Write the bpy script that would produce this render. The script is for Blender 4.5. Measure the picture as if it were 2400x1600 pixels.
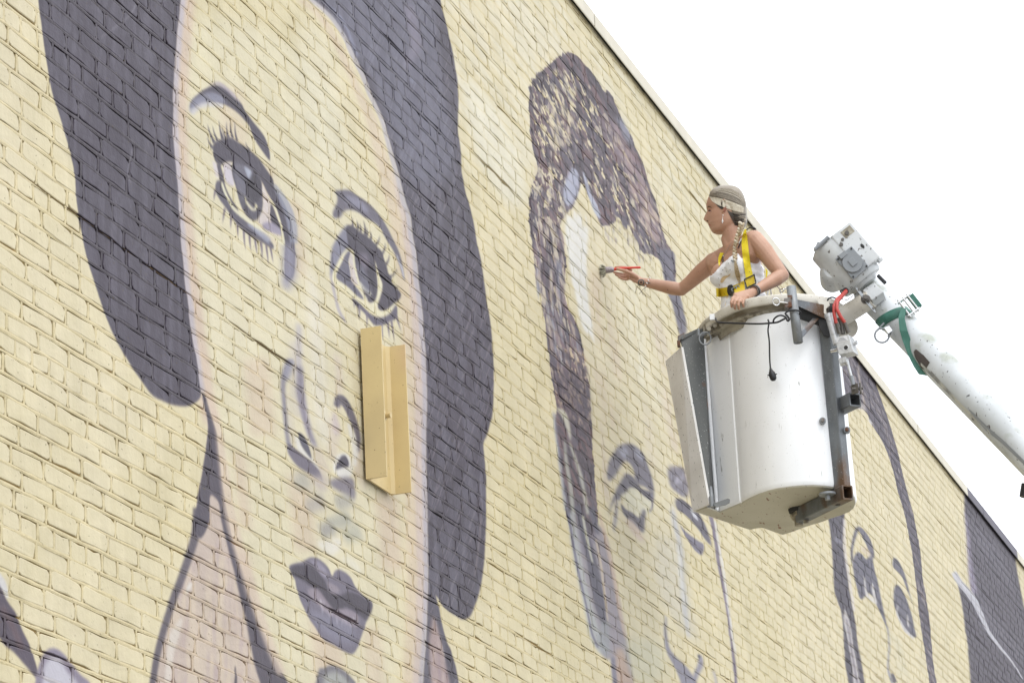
import bpy, bmesh, math, random
import numpy as np
from mathutils import Vector, Matrix
from mathutils.bvhtree import BVHTree

for o_ in list(bpy.data.objects): bpy.data.objects.remove(o_, do_unlink=True)
SC = bpy.context.scene
COL = SC.collection

# ------------------------------------------------------------ camera, world, sun
FPX = 6800.0                                   # focal length in pixels of a 2400 px wide frame
_vh = np.array([2500., 2160.])
_yz = -FPX*FPX/(_vh[0]*.055+_vh[1])
_dh = np.array([_vh[0], _vh[1], FPX]); _dh /= np.linalg.norm(_dh)
_dv = np.array([.055*_yz, _yz, FPX]); _dv /= np.linalg.norm(_dv)
MW = np.array([_dh, np.cross(_dv, _dh), _dv])  # rows: world X (along the wall), Y (to the wall), Z (up) seen from the camera
CAM_Z = 1.6
WALL_Y = 4.05
cam = bpy.data.objects.new('camera', bpy.data.cameras.new('camera'))
COL.objects.link(cam)
cam.data.sensor_width = 36.0
cam.data.lens = 36.0*FPX/2400.0
cam.data.clip_start = .1; cam.data.clip_end = 2000
R_ = Matrix(((MW[0][0], -MW[0][1], -MW[0][2]), (MW[1][0], -MW[1][1], -MW[1][2]), (MW[2][0], -MW[2][1], -MW[2][2])))
cam.matrix_world = Matrix.Translation((0, 0, CAM_Z)) @ R_.to_4x4()
SC.camera = cam

world = bpy.data.worlds.new('World'); SC.world = world; world.use_nodes = True
wn = world.node_tree.nodes; wl = world.node_tree.links; wn.clear()
SUN_EL, SUN_AZ = 58., -118.                    # direction the light comes from, degrees from +X
sky = wn.new('ShaderNodeTexSky'); sky.sky_type = 'NISHITA'; sky.sun_disc = False
sky.sun_elevation = math.radians(SUN_EL); sky.sun_rotation = math.radians(90-SUN_AZ)
b1 = wn.new('ShaderNodeBackground'); b1.inputs[1].default_value = .05; wl.new(sky.outputs[0], b1.inputs[0])
b2 = wn.new('ShaderNodeBackground'); b2.inputs[0].default_value = (.97, .985, 1., 1); b2.inputs[1].default_value = 1.0
# overcast sky: brighter overhead than near the horizon
tc_ = wn.new('ShaderNodeTexCoord'); sz_ = wn.new('ShaderNodeSeparateXYZ'); wl.new(tc_.outputs['Generated'], sz_.inputs[0])
mr_ = wn.new('ShaderNodeMapRange'); mr_.inputs[1].default_value = 0.; mr_.inputs[2].default_value = 1.; mr_.inputs[3].default_value = 1.42; mr_.inputs[4].default_value = 2.3
wl.new(sz_.outputs[2], mr_.inputs[0]); wl.new(mr_.outputs[0], b2.inputs[1])
ad = wn.new('ShaderNodeAddShader'); wo = wn.new('ShaderNodeOutputWorld')
wl.new(b1.outputs[0], ad.inputs[0]); wl.new(b2.outputs[0], ad.inputs[1]); wl.new(ad.outputs[0], wo.inputs[0])
sun = bpy.data.objects.new('sun', bpy.data.lights.new('sun', 'SUN')); COL.objects.link(sun)
sun.data.energy = .85; sun.data.angle = math.radians(14); sun.data.color = (1., .97, .92)
_d = Vector((math.cos(math.radians(SUN_EL))*math.cos(math.radians(SUN_AZ)), math.cos(math.radians(SUN_EL))*math.sin(math.radians(SUN_AZ)), math.sin(math.radians(SUN_EL))))
sun.rotation_euler = _d.to_track_quat('Z', 'Y').to_euler()
SC.view_settings.view_transform = 'Standard'; SC.view_settings.look = 'None'
SC.view_settings.exposure = 0; SC.view_settings.gamma = 1; SC.view_settings.use_curve_mapping = False
SC.render.engine = 'CYCLES'

# ------------------------------------------------------------ geometry helpers
def ray(px, py):
    return MW @ np.array([px-1200., py-800., FPX])/FPX
ORG = np.array([0, 0, CAM_Z])
def P(px, py, d): return ray(px, py)*d+ORG
def Pz(px, py, z):
    r = ray(px, py); return r*((z-CAM_Z)/r[2])+ORG
def WP(px, py, y=None):
    r = ray(px, py); return r*((WALL_Y if y is None else y)/r[1])+ORG
def proj(p):
    c = MW.T @ (np.asarray(p, float)-ORG); return 1200+FPX*c[0]/c[2], 800+FPX*c[1]/c[2]
_r = ray(1800, 900); _r[2] = 0
FW = _r/np.linalg.norm(_r)                     # horizontal direction away from the camera at the bucket
RT = np.array([FW[1], -FW[0], 0])              # horizontal direction to the right
UP = np.array([0, 0, 1.])
BO = P(1800, 900, 14.75); BO[2] = 0            # plan centre of the bucket
def L(px, py, g):                              # point seen at a photo position, g metres beyond the bucket centre
    r = ray(px, py); return r*((g+(BO-ORG)@FW)/(r@FW))+ORG
def B(r, g, z): return BO+RT*r+FW*g+UP*z
def nrm(v):
    v = np.asarray(v, float); return v/(np.linalg.norm(v)+1e-12)

class G:
    def __init__(s): s.v = []; s.f = []; s.s = []
    def add(s, vs, fs, smooth=False):
        n = len(s.v); s.v += [tuple(map(float, q)) for q in vs]
        for f in fs: s.f.append(tuple(i+n for i in f)); s.s.append(smooth)
    def tube(s, path, rad, n=12, caps=True, side=None, smooth=True, round_=False):
        p = [np.asarray(q, float) for q in path]; m = len(p)
        rad = list(rad) if hasattr(rad, '__len__') else [rad]*m
        if len(rad) != m: rad = list(np.interp(np.linspace(0, 1, m), np.linspace(0, 1, len(rad)), rad)) if not hasattr(rad[0], '__len__') else rad
        if round_:
            t0 = nrm(p[0]-p[1]); t1 = nrm(p[-1]-p[-2]); r0 = rad[0]; r1 = rad[-1]
            k0 = r0 if not hasattr(r0, '__len__') else min(r0); k1 = r1 if not hasattr(r1, '__len__') else min(r1)
            sc = lambda r, k: (tuple(q*k for q in r) if hasattr(r, '__len__') else r*k)
            p = [p[0]+t0*k0, p[0]+t0*k0*.85, p[0]+t0*k0*.5]+p+[p[-1]+t1*k1*.5, p[-1]+t1*k1*.85, p[-1]+t1*k1]
            rad = [sc(r0, .06), sc(r0, .53), sc(r0, .87)]+rad+[sc(r1, .87), sc(r1, .53), sc(r1, .06)]
            m = len(p)
        vs = []; prev = None
        for i in range(m):
            t = nrm(p[min(i+1, m-1)]-p[max(i-1, 0)])
            if side is not None: a = np.asarray(side, float)
            elif prev is None: a = UP if abs(t[2]) < .9 else np.array([1., 0, 0])
            else: a = prev
            a = nrm(a-t*(a@t)); prev = a; b = np.cross(t, a)
            ra, rb = rad[i] if hasattr(rad[i], '__len__') else (rad[i], rad[i])
            for k in range(n):
                th = 2*math.pi*k/n
                vs.append(p[i]+a*ra*math.cos(th)+b*rb*math.sin(th))
        fs = [(i*n+k, i*n+(k+1) % n, (i+1)*n+(k+1) % n, (i+1)*n+k) for i in range(m-1) for k in range(n)]
        s.add(vs, fs, smooth)
        if caps:
            s.add([vs[k] for k in range(n)], [tuple(range(n))[::-1]], False) if not round_ else None
            s.add([vs[(m-1)*n+k] for k in range(n)], [tuple(range(n))], False) if not round_ else None
            if round_:
                nb = len(s.v)-m*n
                s.f.append(tuple(nb+k for k in range(n))[::-1]); s.s.append(True)
                s.f.append(tuple(nb+(m-1)*n+k for k in range(n))); s.s.append(True)
        return s
    def pipe(s, a, b, ro, ri, n=20):           # open-ended hollow pipe
        a = np.asarray(a, float); b = np.asarray(b, float); t = nrm(b-a)
        u = UP if abs(t[2]) < .9 else np.array([1., 0, 0]); u = nrm(u-t*(u@t)); w = np.cross(t, u)
        vs = []
        for q, r in ((a, ro), (b, ro), (b, ri), (a, ri)):
            for k in range(n):
                th = 2*math.pi*k/n; vs.append(q+u*r*math.cos(th)+w*r*math.sin(th))
        fs = [(j*n+k, j*n+(k+1) % n, ((j+1) % 4)*n+(k+1) % n, ((j+1) % 4)*n+k) for j in range(4) for k in range(n)]
        s.add(vs, fs, True); return s
    def box(s, c, ax, ay, az, bev=0.):         # half-vectors
        c, ax, ay, az = [np.asarray(q, float) for q in (c, ax, ay, az)]
        bm = bmesh.new(); vs = []
        for i in (-1, 1):
            for j in (-1, 1):
                for k in (-1, 1): vs.append(bm.verts.new(c+ax*i+ay*j+az*k))
        for f in ((0, 1, 3, 2), (4, 6, 7, 5), (0, 4, 5, 1), (2, 3, 7, 6), (0, 2, 6, 4), (1, 5, 7, 3)): bm.faces.new([vs[i] for i in f])
        bmesh.ops.recalc_face_normals(bm, faces=bm.faces)
        if bev: bmesh.ops.bevel(bm, geom=list(bm.edges), offset=bev, segments=2, profile=.6, affect='EDGES')
        bm.verts.index_update()
        s.add([v.co for v in bm.verts], [tuple(v.index for v in f.verts) for f in bm.faces], False); bm.free(); return s
    def sqtube(s, a, b, hx, hy, u, wall=.006): # open square tube from a to b, u = one side direction
        a = np.asarray(a, float); b = np.asarray(b, float); t = nrm(b-a); u = nrm(np.asarray(u)-t*(np.asarray(u)@t)); w = np.cross(t, u)
        def ring(q, x, y):
            c = .004; return [q+u*i+w*j for i, j in ((x-c, y), (-x+c, y), (-x, y-c), (-x, -y+c), (-x+c, -y), (x-c, -y), (x, -y+c), (x, y-c))]
        vs = ring(a, hx, hy)+ring(b, hx, hy)+ring(b, hx-wall, hy-wall)+ring(a, hx-wall, hy-wall)
        s.add(vs, [(j*8+k, j*8+(k+1) % 8, ((j+1) % 4)*8+(k+1) % 8, ((j+1) % 4)*8+k) for j in range(4) for k in range(8)], False); return s
    def ell(s, c, ax, ay, az, n=14, m=9):
        c, ax, ay, az = [np.asarray(q, float) for q in (c, ax, ay, az)]
        vs = [c+az]
        for i in range(1, m):
            ph = math.pi*i/m
            for k in range(n):
                th = 2*math.pi*k/n; vs.append(c+az*math.cos(ph)+(ax*math.cos(th)+ay*math.sin(th))*math.sin(ph))
        vs.append(c-az); fs = []
        for k in range(n):
            fs.append((0, 1+k, 1+(k+1) % n)); fs.append((len(vs)-1, 1+(m-2)*n+(k+1) % n, 1+(m-2)*n+k))
            for i in range(m-2): fs.append((1+i*n+k, 1+(i+1)*n+k, 1+(i+1)*n+(k+1) % n, 1+i*n+(k+1) % n))
        s.add(vs, fs, True); return s
    def loft(s, rings, caps=True, smooth=False, closed=True):
        n = len(rings[0]); vs = [q for r in rings for q in r]
        fs = [(i*n+k, i*n+(k+1) % n, (i+1)*n+(k+1) % n, (i+1)*n+k) for i in range(len(rings)-1) for k in range(n if closed else n-1)]
        s.add(vs, fs, smooth)
        if caps and closed:
            s.add(rings[0], [tuple(range(n))[::-1]]); s.add(rings[-1], [tuple(range(n))])
        return s
    def plate(s, pts, nvec, th):               # flat outline with thickness
        pts = [np.asarray(q, float) for q in pts]; nv = nrm(nvec)*th/2
        return s.loft([[q-nv for q in pts], [q+nv for q in pts]], True)
    def torus(s, c, n1, R, r, a0=0, a1=2*math.pi, n=28, m=8, ex=1., u=None):
        c = np.asarray(c, float); n1 = nrm(n1); u = nrm(np.cross(n1, UP)) if u is None else nrm(u); w = np.cross(n1, u)
        full = abs(a1-a0-2*math.pi) < 1e-6
        pts = [c+u*R*math.cos(a0+(a1-a0)*k/n)+w*R*ex*math.sin(a0+(a1-a0)*k/n) for k in range(n+1)]
        return s.tube(pts, r, m, caps=not full, side=n1)
    def make(s, name, mat, parent=None, autosmooth=True):
        me = bpy.data.meshes.new(name); me.from_pydata(s.v, [], s.f)
        me.polygons.foreach_set('use_smooth', s.s)
        bm = bmesh.new(); bm.from_mesh(me); bmesh.ops.recalc_face_normals(bm, faces=bm.faces); bm.to_mesh(me); bm.free()
        me.materials.append(mat); me.update()
        o = bpy.data.objects.new(name, me); COL.objects.link(o)
        if parent is not None: o.parent = parent
        return o
def quads_mesh(name, V, F, mats, parent=None, smooth=False):
    me = bpy.data.meshes.new(name); nV, nF, k = len(V), len(F), F.shape[1]
    me.vertices.add(nV); me.vertices.foreach_set('co', np.ascontiguousarray(V, np.float32).ravel())
    me.loops.add(nF*k); me.loops.foreach_set('vertex_index', np.ascontiguousarray(F, np.int32).ravel())
    me.polygons.add(nF); me.polygons.foreach_set('loop_start', np.arange(0, nF*k, k, dtype=np.int32))
    me.polygons.foreach_set('use_smooth', np.full(nF, smooth, bool))
    me.update(calc_edges=True); me.validate()
    me.materials.append(mats)
    o = bpy.data.objects.new(name, me); COL.objects.link(o)
    if parent is not None: o.parent = parent
    return o
def empty(name, loc, label, cat, group=None):
    o = bpy.data.objects.new(name, None); COL.objects.link(o); o.empty_display_size = .1
    o['label'] = label; o['category'] = cat
    if group: o['group'] = group
    return o
def tag(o, label, cat, group=None):
    o['label'] = label; o['category'] = cat
    if group: o['group'] = group
    return o

# ------------------------------------------------------------ materials
def mat(name, col, rough=.5, metal=0., spec=.5, noise=None, bump=None, sub=0.):
    m = bpy.data.materials.new(name); m.use_nodes = True; nt = m.node_tree; bs = nt.nodes['Principled BSDF']
    bs.inputs['Base Color'].default_value = (*col, 1); bs.inputs['Roughness'].default_value = rough
    bs.inputs['Metallic'].default_value = metal; bs.inputs['Specular IOR Level'].default_value = spec
    if sub:
        bs.inputs['Subsurface Weight'].default_value = sub; bs.inputs['Subsurface Radius'].default_value = (.012, .005, .003); bs.inputs['Subsurface Scale'].default_value = 1.
    geo = nt.nodes.new('ShaderNodeNewGeometry'); last = None
    # noise: list of (scale, stretch xyz, threshold lo, hi, colour, detail)
    for (sc, st, lo, hi, c2, det) in (noise or []):
        mp = nt.nodes.new('ShaderNodeMapping'); mp.inputs['Scale'].default_value = st; nt.links.new(geo.outputs['Position'], mp.inputs[0])
        nz = nt.nodes.new('ShaderNodeTexNoise'); nz.inputs['Scale'].default_value = sc; nz.inputs['Detail'].default_value = det
        nt.links.new(mp.outputs[0], nz.inputs['Vector'])
        mr = nt.nodes.new('ShaderNodeMapRange'); mr.inputs[1].default_value = lo; mr.inputs[2].default_value = hi; nt.links.new(nz.outputs[0], mr.inputs[0])
        mx = nt.nodes.new('ShaderNodeMix'); mx.data_type = 'RGBA'; nt.links.new(mr.outputs[0], mx.inputs[0])
        if last is None: mx.inputs[6].default_value = (*col, 1)
        else: nt.links.new(last, mx.inputs[6])
        mx.inputs[7].default_value = (*c2, 1); last = mx.outputs[2]
    if last is not None: nt.links.new(last, bs.inputs['Base Color'])
    if bump:
        nz = nt.nodes.new('ShaderNodeTexNoise'); nz.inputs['Scale'].default_value = bump[0]; nz.inputs['Detail'].default_value = 4; nt.links.new(geo.outputs['Position'], nz.inputs['Vector'])
        bp = nt.nodes.new('ShaderNodeBump'); bp.inputs['Strength'].default_value = bump[1]; bp.inputs['Distance'].default_value = bump[2]
        nt.links.new(nz.outputs[0], bp.inputs['Height']); nt.links.new(bp.outputs[0], bs.inputs['Normal'])
    return m
one = (1, 1, 1)
M_white = mat('white_gelcoat', (.86, .87, .88), .32, noise=[(2.5, (1, 1, .5), .45, .75, (.72, .725, .73), 5), (12, (1.6, 1.6, .5), .70, .715, (.48, .47, .46), 7), (150, one, .70, .74, (.30, .28, .25), 3), (26, (3, 3, .5), .68, .76, (.56, .56, .55), 5)])
M_rim = mat('chalky_rim_paint', (.66, .63, .56), .5, noise=[(7, one, .45, .7, (.50, .46, .38), 5), (120, one, .66, .70, (.12, .08, .07), 3)])
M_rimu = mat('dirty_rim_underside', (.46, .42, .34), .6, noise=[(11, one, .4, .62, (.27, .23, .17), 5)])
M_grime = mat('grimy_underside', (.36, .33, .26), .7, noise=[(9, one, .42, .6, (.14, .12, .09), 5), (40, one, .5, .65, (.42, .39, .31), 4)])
M_bot = mat('worn_shaded_white_bottom', (.50, .475, .39), .55, noise=[(4, one, .4, .7, (.42, .395, .31), 4), (13, (1, 4, 1), .66, .685, (.20, .09, .05), 5), (40, (1, 3, 1), .68, .71, (.12, .10, .09), 4)])  # white paint with underside shade put into its colour, plus worn marks
M_panel = mat('old_grey_white_panel', (.76, .745, .72), .5, noise=[(5, one, .4, .7, (.62, .60, .57), 4), (130, (1, 1, .5), .67, .70, (.08, .08, .09), 3)])
M_galv = mat('galvanised_steel', (.17, .185, .20), .5, .4, noise=[(14, (1, 1, .4), .4, .7, (.11, .115, .12), 5), (5, (1, 1, .5), .55, .64, (.12, .07, .04), 6), (200, one, .70, .73, (.6, .6, .6), 2)], bump=(90, .25, .002))
M_pipe = mat('galvanised_pipe', (.27, .29, .305), .5, .35, noise=[(22, (1, 1, .5), .42, .66, (.19, .19, .19), 5), (6, one, .58, .66, (.15, .09, .06), 6), (230, one, .69, .72, (.6, .6, .6), 2)])
M_rust = mat('rusted_steel', (.20, .19, .18), .7, .2, noise=[(16, one, .42, .56, (.13, .055, .028), 6)], bump=(120, .4, .003))
M_dgrey = mat('dark_grey_plate', (.105, .11, .11), .6, .2, noise=[(10, (1, 1, .3), .4, .7, (.14, .145, .14), 5), (160, one, .69, .71, (.55, .55, .55), 2), (7, one, .655, .70, (.16, .07, .035), 6)])
M_alu = mat('cast_aluminium', (.60, .61, .62), .42, .35, noise=[(60, one, .5, .7, (.45, .46, .47), 3)])
M_grey = mat('grey_enamel', (.24, .255, .27), .45, .1)
M_black = mat('black_rubber', (.012, .012, .015), .45)
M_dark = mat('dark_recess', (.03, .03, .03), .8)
M_boom = mat('chipped_white_boom_paint', (.56, .585, .60), .45, noise=[(3.5, (1, 1, 1), .42, .62, (.44, .46, .465), 6), (9, (1, 1, 1), .54, .68, (.33, .35, .30), 6), (60, (1, 1, 1), .665, .69, (.10, .10, .10), 5), (14, (.5, 2.2, 1), .685, .70, (.08, .07, .075), 7)])
M_boomd = mat('dirt_streaked_boom_belly', (.50, .50, .44), .6, noise=[(11, (1, 1, 1), .45, .6, (.22, .22, .21), 5)])
M_brownp = mat('bare_brown_patch', (.075, .06, .055), .7)
M_head = mat('boom_head_paint', (.61, .63, .64), .42, noise=[(7, one, .46, .66, (.46, .475, .48), 6), (38, (1, 1, 1), .64, .67, (.13, .12, .11), 6), (26, one, .665, .69, (.16, .15, .14), 6)])
M_green = mat('green_webbing', (.035, .135, .10), .6, noise=[(25, one, .45, .7, (.07, .20, .16), 4)], bump=(500, .3, .001))
M_red = mat('red_hose', (.42, .045, .035), .45)
M_chrome = mat('chrome', (.65, .65, .65), .22, .9)
M_brass = mat('bolt_steel', (.12, .11, .10), .5, .5)
M_label = mat('faded_paper_label', (.72, .72, .74), .6)
M_skin = mat('skin', (.45, .26, .175), .46, sub=.06, noise=[(13, one, .38, .68, (.38, .205, .13), 5), (130, one, .70, .74, (.22, .11, .07), 2)], bump=(220, .12, .001))
M_lip = mat('lip', (.36, .10, .085), .45)
M_brow = mat('eyebrow_hair', (.10, .06, .04), .8)
M_lash = mat('eyelash_line', (.05, .03, .025), .6)
M_earlid = mat('ear_shadow', (.30, .12, .08), .6)  # painted shade for the ear hollow; the eyelid shares this tone
M_cloth = mat('white_paint_spattered_cotton', (.76, .76, .78), .8, noise=[(75, one, .70, .72, (.12, .25, .30), 2), (15, one, .66, .70, (.72, .56, .34), 3)], bump=(26, .5, .010))
M_yel = mat('yellow_webbing', (.82, .66, .02), .55, noise=[(20, one, .5, .75, (.66, .50, .015), 4), (140, one, .68, .70, (.10, .08, .03), 2)], bump=(600, .25, .001))
M_ydk = mat('worn_yellow_webbing', (.62, .45, .015), .6, noise=[(60, one, .6, .7, (.35, .25, .02), 3)])
M_h1 = mat('light_blonde_hair', (.60, .55, .44), .42, noise=[(120, (1, 1, .3), .4, .65, (.52, .45, .34), 2)])
M_h2 = mat('ash_blonde_hair', (.26, .225, .175), .45, noise=[(150, one, .4, .65, (.24, .205, .16), 2)])
M_h3 = mat('dark_roots_hair', (.035, .027, .022), .5, noise=[(150, one, .5, .7, (.08, .06, .045), 2)])
M_hb = mat('pale_blonde_band', (.74, .70, .60), .42, noise=[(160, one, .5, .7, (.52, .46, .36), 2)])
M_tan = mat('tan_paint_smear', (.62, .46, .27), .7)
M_braid = mat('honey_blonde_braid', (.52, .42, .27), .5, noise=[(200, one, .45, .6, (.30, .22, .13), 3)])
M_jean = mat('blue_denim', (.08, .11, .18), .8)
M_brist = mat('pale_bristle', (.36, .34, .26), .8, noise=[(300, one, .45, .6, (.22, .21, .15), 2)])
M_ferr = mat('paint_crusted_ferrule', (.26, .22, .23), .5, .3, noise=[(80, one, .5, .6, (.38, .34, .36), 3)])
M_rhand = mat('red_brush_handle', (.62, .05, .03), .35, noise=[(90, one, .62, .66, (.10, .02, .02), 3)])
M_ink = mat('tattoo_ink', (.10, .10, .09), .6)
M_shell = mat('white_shell', (.78, .76, .74), .4)
M_fascia_trim = None
# ground
M_ground = mat('worn_concrete_asphalt', (.26, .25, .235), .9, noise=[(.6, one, .4, .7, (.20, .195, .185), 6), (30, one, .5, .7, (.30, .29, .27), 4)], bump=(60, .4, .01))
# ---------------------------------------------------------------- mural paint
# The mural is painted into a generated image whose axes are wall coordinates
# (1/X along the wall, height up the wall): it is paint on the brick.
TW, TH = 3200, 1750
UX0, UX1 = 1/6.2, 1/62.0       # u=0 at X=5.6 m, u=1 at X=62 m
VZ0, VZ1 = 2.7, 8.75
rng = np.random.default_rng(7)
def to_tex(pts):
    pts = np.asarray(pts, float)
    c = np.stack([pts[:,0]-1200., pts[:,1]-800., np.full(len(pts), FPX)], 1)/FPX
    r = c @ MW.T
    lam = WALL_Y/r[:,1]
    X = r[:,0]*lam; Z = r[:,2]*lam+CAM_Z
    return np.stack([(1/X-UX0)/(UX1-UX0)*TW, (Z-VZ0)/(VZ1-VZ0)*TH], 1)
def vnoise(nx, ny, seed, w=None, h=None):
    w = w or TW; h = h or TH
    g = np.random.default_rng(seed).random((ny+2, nx+2)).astype(np.float32)
    xs = np.linspace(0, nx, w, endpoint=False); ys = np.linspace(0, ny, h, endpoint=False)
    xi = xs.astype(int); yi = ys.astype(int); fx = (xs-xi).astype(np.float32); fy = (ys-yi).astype(np.float32)
    fx = fx*fx*(3-2*fx); fy = fy*fy*(3-2*fy)
    a = g[yi][:,xi]*(1-fx)+g[yi][:,xi+1]*fx
    b = g[yi+1][:,xi]*(1-fx)+g[yi+1][:,xi+1]*fx
    return a*(1-fy)[:,None]+b*fy[:,None]
def crom(pts, closed, n=6):
    P_ = np.asarray(pts, float)
    if len(P_) < 3: 
        t = np.linspace(0,1,n)[:,None]; return P_[0]*(1-t)+P_[-1]*t
    if closed: A = np.vstack([P_[-1], P_, P_[:2]])
    else: A = np.vstack([2*P_[0]-P_[1], P_, 2*P_[-1]-P_[-2]])
    out = []
    for i in range(1, len(A)-2):
        p0,p1,p2,p3 = A[i-1],A[i],A[i+1],A[i+2]
        t = np.linspace(0,1,n,endpoint=False)[:,None]
        out.append(.5*((2*p1)+(-p0+p2)*t+(2*p0-5*p1+4*p2-p3)*t*t+(-p0+3*p1-3*p2+p3)*t**3))
    if not closed: out.append(A[-2][None])
    return np.vstack(out)
def boxblur(m, r, ax):
    if r < 1: return m
    k = 2*r+1
    pad = [(0,0),(0,0)]; pad[ax] = (r+1, r)
    c = np.cumsum(np.pad(m, pad, mode='edge'), axis=ax, dtype=np.float32)
    n = m.shape[ax]
    sl1 = [slice(None)]*2; sl2 = [slice(None)]*2
    sl1[ax] = slice(k, k+n); sl2[ax] = slice(0, n)
    return (c[tuple(sl1)]-c[tuple(sl2)])/k
def raster(poly, soft):
    # poly: photo px -> soft mask window
    q = to_tex(poly)
    cen = poly.mean(0)
    s = to_tex(np.array([cen, cen+[1,0], cen+[0,1]]))
    sx = abs(s[1,0]-s[0,0]); sy = abs(s[2,1]-s[0,1])
    rx = int(round(soft*sx*.6)); ry = int(round(soft*sy*.6))
    x0 = int(max(0, q[:,0].min()-3*rx-3)); x1 = int(min(TW, q[:,0].max()+3*rx+4))
    y0 = int(max(0, q[:,1].min()-3*ry-3)); y1 = int(min(TH, q[:,1].max()+3*ry+4))
    if x1-x0 < 2 or y1-y0 < 2: return None
    w, h = x1-x0, y1-y0
    cnt = np.zeros((h*2, w*2+1), np.int32)
    Q = (q-[x0,y0])*2
    a = Q; b = np.roll(Q, -1, 0)
    for (ax,ay),(bx,by) in zip(a, b):
        if ay == by: continue
        if ay > by: ax,ay,bx,by = bx,by,ax,ay
        r0 = max(0, int(math.ceil(ay-.5))); r1 = min(h*2, int(math.ceil(by-.5)))
        if r1 <= r0: continue
        rr = np.arange(r0, r1)
        xx = ax+(rr+.5-ay)*(bx-ax)/(by-ay)
        ci = np.clip(np.ceil(xx-.5).astype(int), 0, w*2)
        cnt[rr, ci] += 1
    m = (np.cumsum(cnt, 1)[:,:w*2] & 1).astype(np.float32)
    m = m.reshape(h,2,w,2).mean((1,3))
    for _ in range(2):
        m = boxblur(m, max(rx,1) if soft>0 else 0, 1); m = boxblur(m, max(ry,1) if soft>0 else 0, 0)
    return m, x0, x1, y0, y1
def comp(res, col, a, nz=None, lo=0., hi=1.):
    if res is None: return
    m, x0, x1, y0, y1 = res
    k = m*a
    if nz is not None:
        k = k*np.clip((nz[y0:y1,x0:x1]-lo)/(hi-lo), 0, 1)
    c = np.array(col, np.float32)/255.
    CAN[y0:y1,x0:x1] += (c-CAN[y0:y1,x0:x1])*k[...,None]
def T(o):
    ox, oy, s = o
    return lambda pts: [(ox+x/s, oy+y/s) for x,y in pts]
def poly(o, pts, col, soft=2., a=1., nz=None, lo=0., hi=1., n=5):
    p = crom(T(o)(pts), True, n); comp(raster(p, soft), col, a, nz, lo, hi)
def stroke(o, pts, w, col, soft=1.5, a=1., nz=None, lo=0., hi=1., n=7):
    p = crom(T(o)(pts), False, n)
    t = np.gradient(p, axis=0); t /= np.linalg.norm(t,axis=1)[:,None]+1e-9
    nn = np.stack([-t[:,1], t[:,0]],1)
    ws = np.interp(np.linspace(0,1,len(p)), np.linspace(0,1,len(w)), w)/2 if hasattr(w,'__len__') else np.full(len(p), w/2.)
    comp(raster(np.vstack([p+nn*ws[:,None], (p-nn*ws[:,None])[::-1]]), soft), col, a, nz, lo, hi)
_VT = np.random.default_rng(77).random((256, 256)).astype(np.float32)
def vn(a, b):
    ai = np.floor(a).astype(np.int64); bi = np.floor(b).astype(np.int64); fa = (a-ai).astype(np.float32); fb = (b-bi).astype(np.float32)
    fa = fa*fa*(3-2*fa); fb = fb*fb*(3-2*fb); i0, i1, j0, j1 = ai & 255, (ai+1) & 255, bi & 255, (bi+1) & 255
    return (_VT[i0, j0]*(1-fa)+_VT[i1, j0]*fa)*(1-fb)+(_VT[i0, j1]*(1-fa)+_VT[i1, j1]*fa)*fb
def grain(win, ang, sl, sw, seed):
    # streaky noise running along a direction of the picture's plane
    _, x0, x1, y0, y1 = win
    X = 1/(UX0+(np.arange(x0, x1)+.5)/TW*(UX1-UX0)); Z = VZ0+(np.arange(y0, y1)+.5)/TH*(VZ1-VZ0)-CAM_Z
    Xg, Zg = np.meshgrid(X, Z); c = [MW[0][k]*Xg+MW[1][k]*WALL_Y+MW[2][k]*Zg for k in range(3)]
    px = 1200+FPX*c[0]/c[2]; py = 800+FPX*c[1]/c[2]; A = math.radians(ang)
    s = (px*math.cos(A)+py*math.sin(A))/sl+seed*7.3; t = (-px*math.sin(A)+py*math.cos(A))/sw+seed*3.1
    t = t+.5*vn(s*.7+9, t*.3)
    return .5*vn(s, t)+.3*vn(s*2.1+5, t*2.1)+.2*vn(s*4.3, t*4.3+11)
def dry(o, pts, col, ang=70, sl=26, sw=4, lo=.5, hi=.56, a=1., soft=3, seed=1, n=5, rag=None):
    p = crom(T(o)(pts), True, n); w = raster(p, soft)
    if w is None: return
    m = w[0]; g_ = grain(w, ang, sl, sw, seed)
    if rag is not None: m = np.clip((m+(g_-.5)*rag-.5)*7+.5, 0, 1)
    else: m = m*np.clip((g_-lo)/(hi-lo), 0, 1)
    comp((m,)+tuple(w[1:]), col, a)
def inside(pt, pg):
    x,y = pt; c=False; j=len(pg)-1
    for i in range(len(pg)):
        if (pg[i][1]>y)!=(pg[j][1]>y) and x<(pg[j][0]-pg[i][0])*(y-pg[i][1])/(pg[j][1]-pg[i][1])+pg[i][0]: c=not c
        j=i
    return c
def hatch(o, region, n, ln, wd, dirf, cols, a=.8, seed=1, soft=.8):
    R_ = random.Random(seed); pg = T(o)(region)
    xs = [p[0] for p in pg]; ys = [p[1] for p in pg]; k=0; tries=0
    while k<n and tries<n*20:
        tries += 1
        x = R_.uniform(min(xs),max(xs)); y = R_.uniform(min(ys),max(ys))
        if not inside((x,y), pg): continue
        k += 1
        dx,dy = dirf(x,y); L = R_.uniform(*ln); b = R_.uniform(-.15,.15)
        dx,dy = dx-b*dy, dy+b*dx
        e = (x+dx*L, y+dy*L); m_ = (x+dx*L*.5+R_.uniform(-.06,.06)*L, y+dy*L*.5)
        wv = R_.uniform(*wd)
        stroke((0,0,1), [(x,y), m_, e], [.6, wv, wv*.8, .4], R_.choice(cols), soft, a*R_.uniform(.6,1), n=3)
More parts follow.
